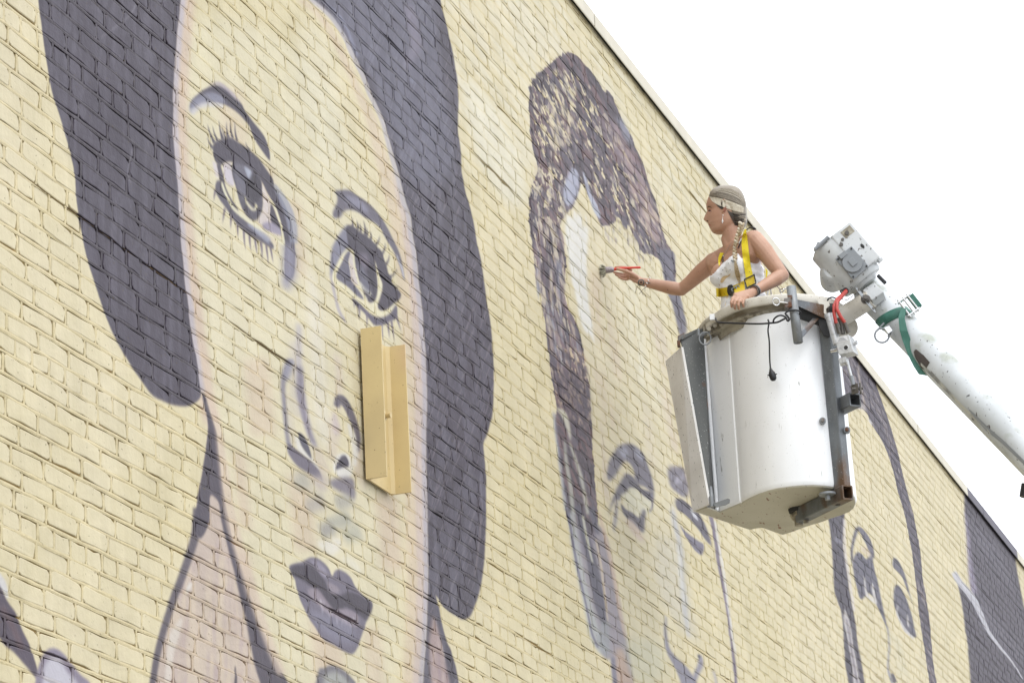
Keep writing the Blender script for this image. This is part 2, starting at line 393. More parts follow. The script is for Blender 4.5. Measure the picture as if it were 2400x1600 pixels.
def paint_mural():
    global CAN
    n1 = vnoise(9,5,1); n2 = vnoise(40,24,2); n3 = vnoise(170,90,3)
    vs = vnoise(900,14,4); vs2 = vnoise(420,30,5)      # vertical brush streaks
    base = np.array([231,218,180])/255.
    CAN = np.empty((TH,TW,3), np.float32); CAN[:] = base
    d = (n1*.5+n2*.3+n3*.2-.5)[...,None]
    CAN += d*np.array([.05,.055,.10])+((vs-.5)*.018)[...,None]
    P=(88,81,92); PD=(70,63,74); PL=(138,134,150); LV=(176,171,186); W_=(233,229,222); CR=(232,224,194); PK=(222,200,178); PKL=(212,194,190)
    I=(0,0,1)
    def Q(x,y): return (x,y,3.92)
    # broad washes of the faces
    poly(I,[(440,60),(700,120),(860,420),(930,700),(940,1300),(900,1640),(560,1640),(520,1200),(470,800),(430,400)],(232,224,196),25,.55)
    for c,w,a in (((600,930),60,.35),((905,1250),50,.4),((560,1380),50,.4),((760,1530),70,.4),((880,900),26,.4),((620,480),40,.3),((540,300),60,.25),((690,560),30,.3),((700,1200),50,.35),((880,1000),30,.25),((560,1150),25,.4),((870,1560),40,.3)):
        stroke(I,[(c[0],c[1]-90),(c[0]+8,c[1]),(c[0]+15,c[1]+90)],w,(217,194,172),15,min(1,a*1.6))
    poly(I,[(1085,190),(1150,240),(1215,370),(1235,470),(1190,480),(1120,370)],(240,235,218),14,.6); dry(I,[(960,-60),(1340,-60),(1700,420),(1560,520),(1240,420),(1080,380)],(238,231,210),55,90,10,.45,.62,.5,20,30)
    poly(I,[(700,60),(780,120),(800,330),(760,420),(720,300)],(236,230,208),24,.35)
    # ---- first portrait: left hair
    L=[(70,-260),(90,0),(96,51),(102,102),(110,153),(122,217),(140,275),(158,337),(173,388),(176,425),(179,476),(191,543),(204,604),(222,663),(240,719),(264,780),(288,825),(306,856),(332,892),(357,925),(383,939),(408,949),(440,951),(462,938),(470,922),(468,900),(459,838),(449,786),(434,668),(424,566),(418,476),(412,400),(408,357),(405,293),(408,178),(413,89),(422,0),(440,-260)]
    stroke(I,[(452,-200),(436,0),(425,100),(420,180),(417,300),(422,400),(428,480),(436,570),(447,670),(462,790),(472,850),(483,930),(497,990)],[44,38],(220,197,178),9,.85)
    stroke(I,[(446,-200),(427,0),(418,100),(413,180),(410,300),(416,400),(422,480),(429,570),(439,670),(454,790),(463,850),(474,920)],[14,14],(196,189,199),4.5,.8)
    poly(I,L,P,1.3,1); dry(I,L,(112,107,119),95,70,16,.5,.7,.4,2,2)
    poly(I,L,(120,115,128),1.5,.3,vs2,.45,.85)
    poly(I,L,PD,1.5,.35,n2,.5,.9)
    stroke(I,[(325,0),(300,40),(235,90)],[3,2],(170,166,172),1.5,.6); stroke(I,[(310,350),(300,400),(305,430)],[3,2],(165,162,172),1.5,.5)
    # neck and jaw
    poly(I,[(484,960),(487,1017),(478,1080),(469,1131),(458,1200),(453,1233),(438,1302),(420,1353),(397,1417),(379,1470),(364,1526),(352,1600),(340,1760),(760,1760),(652,1600),(626,1539),(600,1475),(586,1417),(571,1353),(550,1276),(532,1200),(521,1131),(511,1029),(498,980)],(207,189,176),2,1)
    poly(I,[(440,1330),(560,1330),(600,1500),(640,1640),(380,1640)],(222,205,180),14,.6,vs2,.3,.8)
    hatch(I,[(440,1250),(540,1250),(600,1560),(390,1600)],60,(30,90),(4,12),lambda x,y:(-.12,1),[(196,174,170),(224,206,184),(190,170,172)],.45,3,4)
    poly(I,[(473,925),(484,960),(487,1017),(478,1080),(469,1131),(458,1200),(453,1233),(470,1260),(490,1220),(492,1160),(520,1190),(530,1250),(545,1270),(530,1190),(519,1131),(510,1029),(497,980),(482,930)],P,2.5,.95)
    stroke(I,[(462,1190),(458,1250),(440,1310),(420,1365),(399,1425),(382,1480),(367,1540),(355,1620)],[20,18,16,14],P,4,.85)
    stroke(I,[(476,930),(495,1000),(508,1080),(520,1180),(540,1275),(558,1340),(575,1400),(590,1450),(607,1510),(628,1570),(660,1640)],[6,10,14,16,20,28,48,66],P,3,.95)
    stroke(I,[(488,940),(512,1010),(524,1100),(536,1190),(556,1275),(578,1350),(600,1420),(628,1500),(660,1580)],[8,20,26,26,24,20],(222,201,182),7,.75)
    stroke(I,[(446,1365),(436,1390)],[7,10,4],W_,3,.8); stroke(I,[(425,1450),(408,1490),(400,1530),(392,1600)],[8,24,16,14],(229,219,208),4,.8)
    stroke(I,[(552,1560),(550,1620)],[2,9],PD,1,.8)
    # leaf and ear ring in the bottom corner
    poly(I,[(-60,1300),(-10,1345),(15,1404),(36,1435),(51,1475),(66,1506),(78,1540),(90,1590),(60,1560),(33,1529),(13,1511),(-10,1480),(-60,1400)],(98,88,100),2,1)
    stroke(I,[(-20,1330),(4,1365),(18,1400)],[16,18,6],(225,222,222),4,.9); stroke(I,[(5,1420),(30,1470),(50,1520)],14,(120,98,102),6,.6)
    poly(I,[(82,1600),(86,1570),(99,1537),(112,1521),(127,1518),(145,1528),(163,1549),(189,1580),(215,1610),(215,1700),(70,1700)],(150,140,156),2.5,1)
    poly(I,[(100,1600),(104,1560),(118,1540),(140,1545),(160,1575),(185,1610),(185,1700),(100,1700)],(213,209,218),7,.95)
    # ---- first portrait: right hair
    a=T(Q(600,0)); b=T(Q(600,400)); c=T(Q(600,800)); d_=T(Q(600,1200))
    inn=[(700,-120)]+a([(400,-130),(530,0),(640,90),(720,170),(790,270),(860,400),(900,490),(950,600),(1000,700),(1060,860),(1110,960),(1180,1120),(1230,1310)])+b([(1305,0),(1340,150),(1380,300),(1420,420),(1440,600),(1470,750),(1490,950),(1510,1100),(1530,1300)])+c([(1550,0),(1560,100),(1570,500),(1565,900),(1570,1300)])+d_([(1575,0),(1580,300),(1585,550),(1575,900),(1565,1150),(1550,1350),(1535,1568),(1520,1800)])
    out=[(990,-200)]+a([(1690,0),(1720,120),(1760,280),(1790,420),(1820,560),(1840,700),(1855,850),(1855,1000),(1855,1200),(1880,1400)])+b([(1885,0),(1900,80),(1935,230),(1970,350),(2000,500),(2040,720),(2065,830),(2090,1000),(2110,1150),(2150,1380)])+c([(2168,0),(2185,250),(2180,450),(2170,650),(2150,750),(2120,860),(2085,935),(2095,1050),(2105,1180),(2108,1400)])+d_([(2110,0),(2105,250),(2095,450),(2075,600),(2050,730),(2010,850),(1970,940),(1930,975),(1890,980),(1830,950),(1760,900),(1710,850),(1680,800),(1650,765),(1680,880),(1710,1050),(1750,1180),(1790,1260),(1810,1340),(1835,1420),(1860,1568),(1900,1800)])
    off=lambda dx:[(x-dx,y) for x,y in inn]
    stroke(I,off(30)[1:],[10,16,16,30,40,44,44,40,36],PK,9,.6)
    stroke(I,off(14)[14:],[4,20,26,28,26,20],PKL,6,.7)
    stroke(I,off(5)[1:],[11,11,11,12,12,10],(188,182,194),4,.75)
    hp=inn+out[::-1]
    poly(I,hp,P,1.3,1); dry(I,hp,(114,110,123),95,70,16,.48,.68,.45,2,4); dry(I,hp,(168,160,168),110,50,3,.66,.70,.35,2,6)
    poly(I,hp,(122,118,131),1.5,.35,vs2,.42,.85)
    poly(I,[(740,-60),(980,-60),(1040,200),(1060,400),(960,420),(880,200)],(126,125,142),14,.55)
    stroke(Q(600,0),[(1400,60),(1440,200),(1470,420),(1400,560),(1350,640)],[20,26,8],(152,142,158),6,.5); stroke(Q(600,0),[(1420,720),(1450,760)],[14,10],(150,152,172),4,.5)
    stroke(Q(600,0),[(600,10),(700,90),(800,200),(870,360),(930,520)],[5,8,6,8],(146,146,168),3,.7)
    stroke(I,[(1127,1200),(1124,1260),(1115,1330),(1110,1350)],[2.5,3,2],(172,160,162),1.2,.6)
    stroke(Q(600,800),[(2080,1568),(2060,1300),(2085,1200)],[3,2],(165,160,172),1.2,.5)
    stroke(Q(600,1200),[(1630,960),(1640,1150),(1660,1350),(1690,1568),(1700,1750)],[5,26,36,44,48],(190,166,160),6,.85)
    hatch(Q(600,1200),[(1600,1100),(1700,1100),(1790,1568),(1600,1568)],14,(20,60),(3,6),lambda x,y:(.05,1),[(206,186,178),(160,140,148)],.6,5,2)
    # ---- eyebrow 1 / eye 1
    E=(430,180,3.017)
    poly(E,[(45,220),(60,170),(110,120),(160,85),(230,60),(300,90),(360,150),(410,190),(440,250),(490,320),(540,380),(575,430),(600,500),(608,585),(590,575),(550,520),(510,460),(480,390),(460,340),(430,300),(380,250),(320,210),(270,190),(200,180),(140,190),(90,215)],P,2.2,1)
    poly(E,[(40,230),(60,170),(120,130),(200,110),(270,140),(300,190),(200,185),(120,200),(60,260)],(160,160,178),5,.75)
    stroke(E,[(60,260),(120,205),(190,195),(280,210)],[10,14,8],(214,210,216),4,.7); stroke(E,[(180,60),(250,50),(330,110),(400,180)],[2,8,8,3],(170,158,176),3,.7)
    lid=[(205,500),(225,460),(280,440),(330,432),(390,468),(440,500),(490,540),(540,590),(590,660),(630,720),(645,790),(690,860),(730,940),(758,1010),(772,1100),(785,1180),(790,1300),(770,1420),(720,1430),(712,1300),(716,1180),(698,1060),(668,960),(628,880),(585,805),(555,745),(500,690),(420,640),(350,605),(300,605),(255,625),(220,590)]
    poly(E,lid,P,2,1)
    stroke(E,[(640,760),(690,850),(740,950),(770,1060),(780,1180)],[6,18,22,22,16],(160,162,180),4,.75)
    stroke(E,[(740,1180),(750,1300),(740,1420),(720,1500)],[26,34,30,16],(158,154,172),11,.85)
    for t0,b0,w in (((170,340),(215,470),5),((205,350),(240,455),4),((250,315),(278,445),5),((305,320),(315,435),4),((330,318),(347,435),4),((365,325),(378,455),4),((165,430),(208,510),4),((440,465),(470,525),3),((270,350),(300,440),3)):
        stroke(E,[t0,((t0[0]+b0[0])/2-4,(t0[1]+b0[1])/2),b0],[.6,w*.6,w*1.4],P,.8,1)
    poly(E,[(282,618),(330,615),(345,680),(358,765),(332,772),(300,742),(284,680)],(217,208,214),2,1)
    poly(E,[(204,600),(235,625),(252,700),(228,705)],(222,212,216),3,.9)
    stroke(E,[(245,615),(265,700),(290,790),(330,870),(385,945)],[8,10,8,7,3],P,1.6,.95)
    poly(E,[(555,760),(600,860),(620,910),(625,1020),(560,1045),(520,1015),(550,960),(562,880)],(221,209,204),3,.95)
    poly(E,[(350,600),(343,680),(370,780),(395,880),(430,960),(470,1008),(510,1013),(545,970),(560,900),(556,820),(550,740),(520,690),(470,650),(400,600)],(96,90,101),1.6,1)
    poly(E,[(450,760),(455,830),(480,880),(512,888),(545,850),(550,760),(520,700),(480,690),(455,720)],(74,68,77),2,.9)
    poly(E,[(355,620),(430,640),(440,720),(440,860),(410,850),(370,740)],(140,138,152),4,.5)
    poly(E,[(425,640),(458,725),(478,672),(440,640)],(198,204,220),3,.8)
    stroke(E,[(432,848),(450,895),(488,938),(512,928),(508,898)],[2,6,7,5],CR,1,.95)
    poly(E,[(620,900),(650,960),(692,1085),(660,1065),(618,1020)],P,1.5,1)
    poly(E,[(560,1040),(620,1028),(690,1085),(690,1122),(620,1100),(570,1080)],(158,150,172),4,.9)
    poly(E,[(235,740),(268,742),(300,810),(340,900),(390,970),(450,1030),(520,1090),(600,1150),(635,1190),(628,1215),(570,1180),(500,1140),(430,1090),(360,1020),(300,930),(250,860),(225,800)],(102,96,108),1.8,1)
    stroke(E,[(450,1040),(540,1105),(610,1165)],[6,14,12],(170,172,188),4,.8)
    stroke(E,[(270,745),(292,810),(335,905),(385,965),(455,1018),(545,1075),(640,1132),(705,1185)],[5,6,6,5,7],(236,230,200),1.2,1)
    stroke(E,[(600,850),(650,930),(680,1020),(700,1110),(712,1180)],[3,4,4,5],(236,230,200),1.2,.9)
    for b0,t0 in (((225,800),(213,872)),((292,930),(275,1032)),((337,980),(331,1072)),((382,1040),(386,1134)),((427,1085),(436,1222)),((467,1118),(477,1232)),((507,1145),(521,1252)),((547,1165),(556,1292)),((582,1185),(599,1322)),((612,1200),(632,1312))):
        stroke(E,[b0,t0],[5,3.4,.6],(120,108,122),.8,.95,n=5)
    # ---- eye 2
    E=Q(600,400)
    poly(E,[(730,190),(850,180),(930,230),(1020,290),(1100,370),(1170,460),(1230,570),(1290,700),(1330,810),(1358,950),(1362,1010),(1345,960),(1310,850),(1260,740),(1210,660),(1170,590),(1150,540),(1090,480),(1000,430),(930,380),(870,360),(810,372),(765,430),(712,430),(705,380),(740,300),(745,240)],(110,104,118),3.5,.95)
    stroke(E,[(820,250),(930,300),(1030,380)],[16,20,8],(162,160,180),5,.6); stroke(E,[(1290,780),(1340,900),(1360,1000)],[3,4,2],(212,212,224),2,.8)
    poly(E,[(840,505),(740,630),(692,740),(680,880),(690,960),(720,905),(760,820),(830,722),(885,700)],(136,134,152),4,.95)
    stroke(E,[(690,940),(705,1050),(725,1150),(760,1290),(830,1400)],[7,7,6,7,4],(176,168,182),4,.75)
    poly(E,[(830,522),(880,508),(950,560),(1010,600),(1070,650),(1110,700),(1150,740),(1180,830),(1200,890),(1212,940),(1240,980),(1250,1030),(1290,1080),(1332,1140),(1290,1210),(1200,1290),(1130,1275),(1110,1205),(1060,1212),(1020,1190),(960,1080),(920,960),(905,850),(890,740),(850,700)],P,1.8,1)
    poly(E,[(1092,830),(1115,900),(1130,950),(1166,1050),(1142,1160),(1110,1232),(1050,1240),(1098,1180),(1117,1080),(1108,960)],(234,226,196),1.6,1)
    poly(E,[(955,1015),(1000,1065),(1062,1120),(1052,1150),(1000,1112),(958,1060)],(214,208,192),2,.9)
    poly(E,[(940,790),(1010,760),(1040,860),(1000,900)],(150,140,156),5,.6); poly(E,[(925,880),(960,860),(1020,960),(1060,1100),(1040,1160),(980,1060)],(132,132,148),5,.6); poly(E,[(1020,900),(1070,900),(1090,1000),(1085,1120),(1060,1050)],(70,64,74),4,.7)
    poly(E,[(838,740),(872,760),(850,850),(870,960),(900,1040),(950,1110),(990,1180),(930,1150),(860,1080),(790,1030),(740,990),(740,940),(780,850)],(114,110,124),1.6,1)
    poly(E,[(872,760),(897,780),(905,900),(942,1030),(905,1045),(868,990),(856,850)],(216,204,200),2,.95)
    stroke(E,[(868,720),(895,760),(906,850),(922,960),(962,1080),(1022,1190)],[3,5,5,5,3],(234,226,196),1.,.95)
    stroke(E,[(862,712),(790,800),(740,900),(714,980),(742,1032),(830,1082),(920,1170),(1040,1262),(1120,1310),(1200,1295),(1290,1212)],[3,5,6,7,8,6,8,13,10,4],(236,228,196),1.4,1)
    poly(E,[(880,1170),(950,1220),(1020,1290),(1070,1330),(1150,1350),(1230,1312),(1288,1235),(1292,1350),(1230,1382),(1180,1412),(1090,1420),(1040,1370),(990,1310),(920,1240)],(108,102,116),2,1)
    for t0,b0 in (((880,438),(880,520)),((923,460),(932,545)),((950,490),(960,570)),((985,460),(1000,600)),((1015,530),(1010,610)),((1052,560),(1044,650)),((1137,600),(1085,700)),((1187,668),(1150,775)),((1227,768),(1185,870)),((1297,908),(1215,985)),((1312,1068),(1240,1060))):
        stroke(E,[t0,((t0[0]+b0[0])/2+8,(t0[1]+b0[1])/2+6),b0],[.6,3,6],P,.8,1)
    for b0,t0 in (((900,1195),(900,1262)),((940,1235),(945,1372)),((1010,1295),(1016,1432)),((1150,1395),(1166,1568)),((1208,1385),(1226,1542)),((1240,1370),(1272,1568)),((1288,1330),(1332,1472))):
        stroke(E,[b0,t0],[5,3,.6],(124,114,130),.8,.9,n=5)
    # ---- nose
    E=(640,780,3.017)
    stroke(I,[(728,640),(738,730),(742,800),(748,900),(758,1000),(765,1045)],[10,34,30,34,36,14],(233,226,212),14,.6)
    stroke(I,[(700,760),(700,850),(706,930),(722,1000),(738,1050)],[10,16,14,12],(182,176,192),8,.75)
    stroke(I,[(790,830),(795,900),(790,960)],[14,16,14],(220,202,194),9,.5)
    for pts_,w_,c_,al_ in (([(150,60),(150,250),(165,420),(190,600)],26,(206,196,190),.5),([(95,420),(110,560),(125,700),(150,800)],18,(214,204,190),.6),([(300,820),(330,900),(370,1000)],26,(214,198,184),.6),([(420,600),(430,760),(410,900)],22,(216,200,186),.6),([(600,760),(600,900),(590,1020)],14,(208,190,182),.6),([(220,900),(300,1000),(380,1080)],30,(196,182,176),.55),([(160,980),(260,1080),(360,1150)],26,(208,200,182),.5),([(620,1000),(640,1100)],14,(216,200,184),.5)):
        stroke(E,pts_,w_,c_,9,al_)
    stroke(E,[(120,190),(82,280),(70,400),(78,520),(90,640),(105,760),(130,860)],[13,12,10,9,8,12],(138,133,148),5,.9)
    poly(E,[(85,240),(130,180),(145,230),(110,330),(80,330)],(158,156,174),5,.7)
    stroke(E,[(190,240),(190,380),(200,480),(225,600),(262,720),(300,790)],[12,16,15,12,9,5],(140,132,146),6,.9)
    stroke(E,[(168,735),(195,820),(255,885),(320,955)],[6,13,11,5],W_,4,.9)
    poly(E,[(178,722),(195,708),(230,750),(258,820),(272,885),(240,852),(200,792)],(104,101,113),1.8,1)
    poly(E,[(108,780),(160,820),(220,870),(280,920),(330,980),(352,1048),(330,1040),(260,992),(190,952),(140,900),(115,850)],(122,115,129),3.5,.95)
    stroke(E,[(445,520),(470,470),(510,500),(555,590),(588,680),(600,760),(592,840)],[14,22,18,16,13,12,8],(112,106,119),4,.95)
    stroke(E,[(430,560),(440,640),(455,720)],[8,16,16],(206,190,196),6,.6)
    stroke(E,[(535,640),(565,740),(580,850),(575,940)],[6,13,13,8],(232,228,222),4,.85)
    poly(E,[(425,960),(440,880),(480,850),(525,860),(552,900),(560,990),(520,1030),(460,1010)],(233,229,224),4,.9)
    poly(E,[(444,962),(455,920),(480,872),(510,868),(533,910),(530,942),(490,950)],(98,94,106),1.8,1)
    poly(E,[(398,1055),(450,1025),(562,1025),(578,1100),(570,1175),(500,1135),(430,1095)],(132,125,138),6,.9)
    for (x,y,w,c_) in ((500,1190,30,(190,186,176)),(300,1210,34,(196,188,178)),(470,1330,44,(194,192,178)),(380,1390,26,(176,172,168)),(560,1420,34,(204,202,184)),(330,1060,20,(214,200,190)),(200,1050,26,(204,198,184))):
        stroke(E,[(x-20,y-45),(x,y),(x+15,y+50)],w*1.25,tuple(int(q*.95) for q in c_),10,.85)
    E=Q(600,1200)
    poly(E,[(560,280),(650,255),(760,240),(785,310),(700,395),(620,350)],(233,227,214),6,.9)
    stroke(E,[(800,420),(900,480),(960,560)],[14,16,8],(236,230,212),7,.7)
    # ---- mouth
    poly(E,[(308,492),(430,450),(500,415),(560,420),(620,460),(670,520),(697,585),(722,542),(760,525),(810,545),(870,600),(910,680),(980,760),(1062,822),(1060,880),(1040,920),(1020,990),(990,1080),(950,1190),(930,1240),(880,1300),(800,1272),(720,1222),(640,1180),(590,1130),(540,1050),(490,980),(440,880),(400,790),(370,680),(360,620),(330,570)],(124,117,131),2.2,1)
    poly(E,[(320,500),(420,480),(520,500),(600,590),(640,650),(665,730),(760,765),(830,735),(900,740),(980,780),(1062,850),(1020,985),(950,942),(830,870),(790,892),(700,885),(600,780),(520,695),(430,625),(340,575)],(84,77,87),3,.95)
    poly(E,[(500,440),(560,440),(640,520),(660,600),(600,580),(540,500)],(168,160,176),5,.7)
    poly(E,[(650,640),(740,680),(770,730),(700,740)],(166,154,162),5,.7)
    poly(E,[(480,705),(560,700),(640,800),(720,900),(780,885),(880,905),(940,955),(935,1050),(850,1040),(760,985),(660,935),(560,840),(490,765)],(160,147,157),4,.85)
    hatch(E,[(560,740),(700,900),(900,930),(900,1040),(700,960),(560,840)],34,(8,18),(1.5,3),lambda x,y:(.15,1),[(216,208,214),(200,192,202)],.8,8,.8)
    poly(E,[(480,900),(700,960),(900,1060),(900,1200),(740,1180),(600,1080)],(150,148,166),9,.5)
    poly(E,[(575,1455),(620,1430),(680,1405),(760,1425),(830,1470),(880,1520),(920,1575),(920,1700),(560,1700)],(122,118,126),3.5,.95)
    poly(E,[(630,1500),(720,1460),(820,1520),(860,1620),(640,1620)],(182,182,176),7,.9)
    # ---- second portrait
    H=(1220,100,2.6125); HB=(1220,600,2.6125)
    poly(H,[(250,1000),(700,1180),(900,1500),(930,2300),(980,3300),(900,3800),(600,3800),(480,2600),(300,1500)],(231,221,192),30,.5)
    for (x0,y0,x1,y1,w,c_,al) in ((450,100,480,520,60,(224,203,180),.55),(650,120,720,560,60,(236,230,206),.6),(520,300,620,760,50,(226,204,184),.45),(800,360,930,760,60,(219,201,186),.5),(480,700,560,1050,50,(222,200,180),.5),(700,560,820,900,60,(240,235,216),.6),(880,800,960,1200,44,(220,200,190),.5),(470,1000,520,1500,24,(206,186,186),.6),(780,900,800,1300,18,(212,196,200),.4)):
        stroke(HB,[(x0,y0),((x0+x1)/2,(y0+y1)/2),(x1,y1)],w*.38*1.4,c_,14,al,vs2,.1,.7)
    hair=[(52,300),(60,262),(100,200),(150,160),(200,112),(240,88),(290,66),(340,82),(390,132),(440,190),(480,250),(508,310),(522,370),(518,302),(530,290),(555,320),(575,360),(600,420),(630,500),(670,560),(700,640),(740,720),(770,820),(790,890),(830,980),(850,1070),(870,1160),(900,1230),(930,1300),(942,1370),(945,1440),(892,1450),(875,1400),(850,1330),(790,1292),(740,1292),(720,1230),(690,1180),(668,1100),(640,1145),(600,1060),(560,1110),(490,1112),(470,1050),(440,990),(410,930),(390,870),(372,860),(350,920),(320,1000),(275,1050),(245,1110),(250,1200),(270,1300),(272,1400),(265,1500),(275,1600),(330,1690),(362,1790),(388,1910),(402,2010),(422,2110),(424,2200),(432,2310),(436,2420),(440,2520),(452,2660),(472,2960),(440,3080),(390,3140),(330,3040),(285,2900),(262,2710),(240,2560),(218,2400),(212,2300),(225,2256),(210,2166),(190,2046),(180,1956),(165,1846),(150,1706),(120,1536),(100,1406),(80,1306),(65,1200),(55,1100),(56,960),(70,880),(102,800),(98,750),(80,650),(62,550),(50,400)]
    dry(H,hair,(101,88,97),68,14,5,rag=.9,soft=7,n=4,seed=8)
    dry(H,hair,(76,66,74),66,34,6,.47,.56,.8,2,9); dry(H,hair,(132,104,106),68,40,7,.53,.6,.75,2,10)
    dry(H,[(90,230),(200,170),(330,190),(480,380),(640,640),(760,900),(840,1180),(760,1260),(600,1100),(420,880),(260,760),(110,700),(75,420)],(228,214,180),68,24,4.2,.605,.63,1.,6,11)
    dry(H,[(140,250),(320,220),(330,420),(260,640),(150,600)],(228,214,180),60,34,6,.56,.59,1.,6,12)
    dry(H,[(560,480),(720,760),(850,1160),(780,1180),(640,860)],(178,154,152),66,26,6,.5,.56,.8,8,13)
    dry(H,[(60,760),(250,800),(300,1000),(240,1090),(70,1090)],(222,208,178),75,20,8,.52,.56,1.,4,14)
    dry(H,[(60,1080),(240,1120),(270,1400),(275,1600),(330,1760),(385,1930),(230,1950),(120,1560),(80,1300)],(206,192,172),80,40,5,.56,.60,.95,3,15)
    dry(H,[(180,1850),(385,1900),(412,2120),(420,2330),(290,2300),(210,2120)],(214,190,158),72,14,4,.56,.59,1.,3,16)
    dry(H,[(190,1900),(390,1950),(420,2300),(300,2280),(220,2100)],(86,72,82),60,24,12,.48,.54,.85,5,17)
    dry(H,hair,(118,112,126),75,50,16,.54,.66,.4,2,18)
    poly(H,[(500,430),(620,560),(720,740),(820,1000),(860,1200),(800,1200),(700,900),(560,640)],(142,124,134),10,.6)
    stroke(H,[(600,460),(640,540),(680,620)],[12,16,8],(160,162,180),5,.7)
    crm=[(226,214,182),(218,204,176),(206,188,172)]
    top=[(90,250),(200,150),(330,140),(450,260),(560,420),(690,650),(760,820),(840,1060),(900,1280),(860,1290),(700,1140),(560,1020),(470,900),(380,760),(230,780),(110,700),(70,420)]
    def fl(x,y):
        t=(x-1250)/300.; return (.12+.5*max(0,min(1,t)), 1.)
    hatch(H,top,30,(10,34),(2.5,7),fl,crm,1.,11,.6)
    hatch(H,[(160,260),(300,220),(320,420),(280,640),(180,620)],22,(18,50),(4,10),lambda x,y:(.3,1),crm,1.,12,.6)
    hatch(H,top,80,(14,44),(3,8),fl,[(84,76,88),(140,120,126),(78,72,84)],.75,13)
    hatch(H,[(560,500),(700,700),(860,1150),(800,1200),(640,820)],60,(14,44),(3,8),fl,[(150,124,128),(172,148,146),(204,184,164)],.8,33)
    hatch(H,[(110,760),(240,800),(300,1000),(240,1080),(110,1080),(70,940)],26,(10,34),(2,6),lambda x,y:(.05,1),[(224,212,182),(204,196,184),(150,128,132)],.85,14)
    hatch(H,[(80,1000),(230,1100),(260,1500),(330,1750),(380,1950),(230,1950),(130,1600),(80,1300)],110,(24,70),(3,7),lambda x,y:(.14,1),[(214,200,176),(172,158,160),(140,118,126),(96,92,106),(160,162,178)],.8,15)
    hatch(H,[(190,1850),(380,1900),(410,2100),(410,2250),(260,2250),(210,2100)],70,(12,34),(2.5,6),lambda x,y:(.25,1),[(206,180,158),(96,84,96),(90,80,92),(130,100,104)],.85,16)
    poly(H,[(220,2020),(400,2050),(425,2300),(400,2420),(330,2380),(260,2240)],(92,80,92),8,.6)
    hatch(H,[(280,1980),(400,2000),(430,2300),(380,2360),(300,2200)],34,(5,14),(1.2,3),lambda x,y:(.1,1),[(214,190,160)],1.,17)
    hatch(H,[(700,700),(790,900),(860,1200),(780,1180),(700,900)],26,(14,40),(2,4.5),lambda x,y:(.35,1),[(222,206,180),(160,138,142)],.85,18)
    poly(H,[(312,768),(355,808),(352,915),(302,1002),(265,960),(270,862)],(186,189,208),3,.9); poly(H,[(378,790),(400,820),(430,920),(480,1020),(492,1080),(458,1048),(428,980),(400,890)],(190,194,212),2,.9)
    poly(H,[(285,1060),(330,1080),(372,1060),(380,1130),(415,1130),(408,1250),(405,1400),(412,1560),(440,1740),(456,1850),(430,1790),(395,1770),(362,1690),(340,1560),(312,1440),(290,1300),(275,1180)],(240,237,229),4,1)
    stroke(H,[(385,1500),(400,1600),(440,1740)],[6,8,5],(238,235,228),2,.8)
    hatch(H,[(270,1020),(360,1000),(420,1060),(420,1200),(300,1200)],18,(16,40),(3,6),lambda x,y:(.05,1),[(240,236,228)],.8,19,1.5)
    hatch(H,[(480,1080),(600,1080),(720,1180),(830,1300),(760,1330),(640,1230),(480,1160)],46,(8,24),(1.2,3),lambda x,y:(.1,1),[(128,120,134),(176,158,162)],.8,20)
    poly(HB,[(830,-40),(932,-30),(940,60),(942,130),(980,260),(1008,400),(1015,460),(990,502),(970,470),(950,380),(930,300),(900,220),(880,130),(858,40)],(112,107,120),3,.95); hatch(HB,[(900,0),(940,100),(1000,380),(960,400)],22,(10,30),(1.5,3),lambda x,y:(.2,1),[(150,140,152),(88,84,98)],.8,21)
    # ear and lower strand
    stroke(H,[(222,2240),(262,2270),(292,2350),(305,2430)],[7,13,10,4],(216,212,194),4,.95)
    stroke(HB,[(205,960),(212,1050),(232,1200),(255,1380),(280,1560)],[7,6,6,7,8],(160,162,176),4,.8)
    stroke(HB,[(272,1130),(280,1260),(302,1400),(325,1580)],[5,8,9,10],(190,192,180),3,.85); stroke(HB,[(300,1140),(345,1270),(382,1400),(412,1580)],[5,7,8,9],(196,196,182),3,.85)
    E=Q(1200,1200)
    poly(E,[(548,215),(590,420),(640,680),(690,900),(740,1120),(790,1240),(840,1320),(890,1350),(912,1330),(925,1420),(940,1568),(960,1800),(1140,1800),(1112,1568),(1100,1450),(1070,1250),(1030,1050),(990,850),(950,650),(910,420),(868,235),(800,120),(720,200),(640,110)],(150,142,155),5,.88)
    stroke(E,[(545,0),(600,400),(660,700),(720,950),(770,1150),(850,1280)],[18,20,18,22,26,24],(186,188,186),5,.85)
    stroke(E,[(515,0),(580,400),(640,680),(690,900),(735,1110),(790,1240)],[5,5,4,4,5],(120,116,136),2,.9)
    stroke(E,[(600,-60),(650,140),(720,400),(770,640),(810,850),(850,1040)],[14,16,22,26,26,10],(96,92,106),4,.95)
    stroke(E,[(730,-50),(760,100),(790,200)],[16,14,6],(104,101,116),3,.9); stroke(E,[(650,30),(690,250),(740,460)],[6,6,4],(206,204,186),2,.9); stroke(E,[(770,250),(820,500),(850,750),(880,1000)],[4,5,5,3],(212,194,168),2.5,.8)
    stroke(E,[(800,0),(860,250),(930,560),(980,850),(1040,1150)],[5,8,8,8,4],(214,188,168),4,.8)
    stroke(E,[(860,1000),(840,1180),(880,1320)],[20,30,14],(158,160,164),6,.8)
    stroke(E,[(990,1250),(1010,1420),(1040,1600)],[16,30,40],(200,172,152),7,.85); stroke(E,[(925,1330),(935,1450),(950,1600)],[9,10,10],(124,120,138),3,.9)
    # eyes of the second portrait
    E=(1380,1000,4.612)
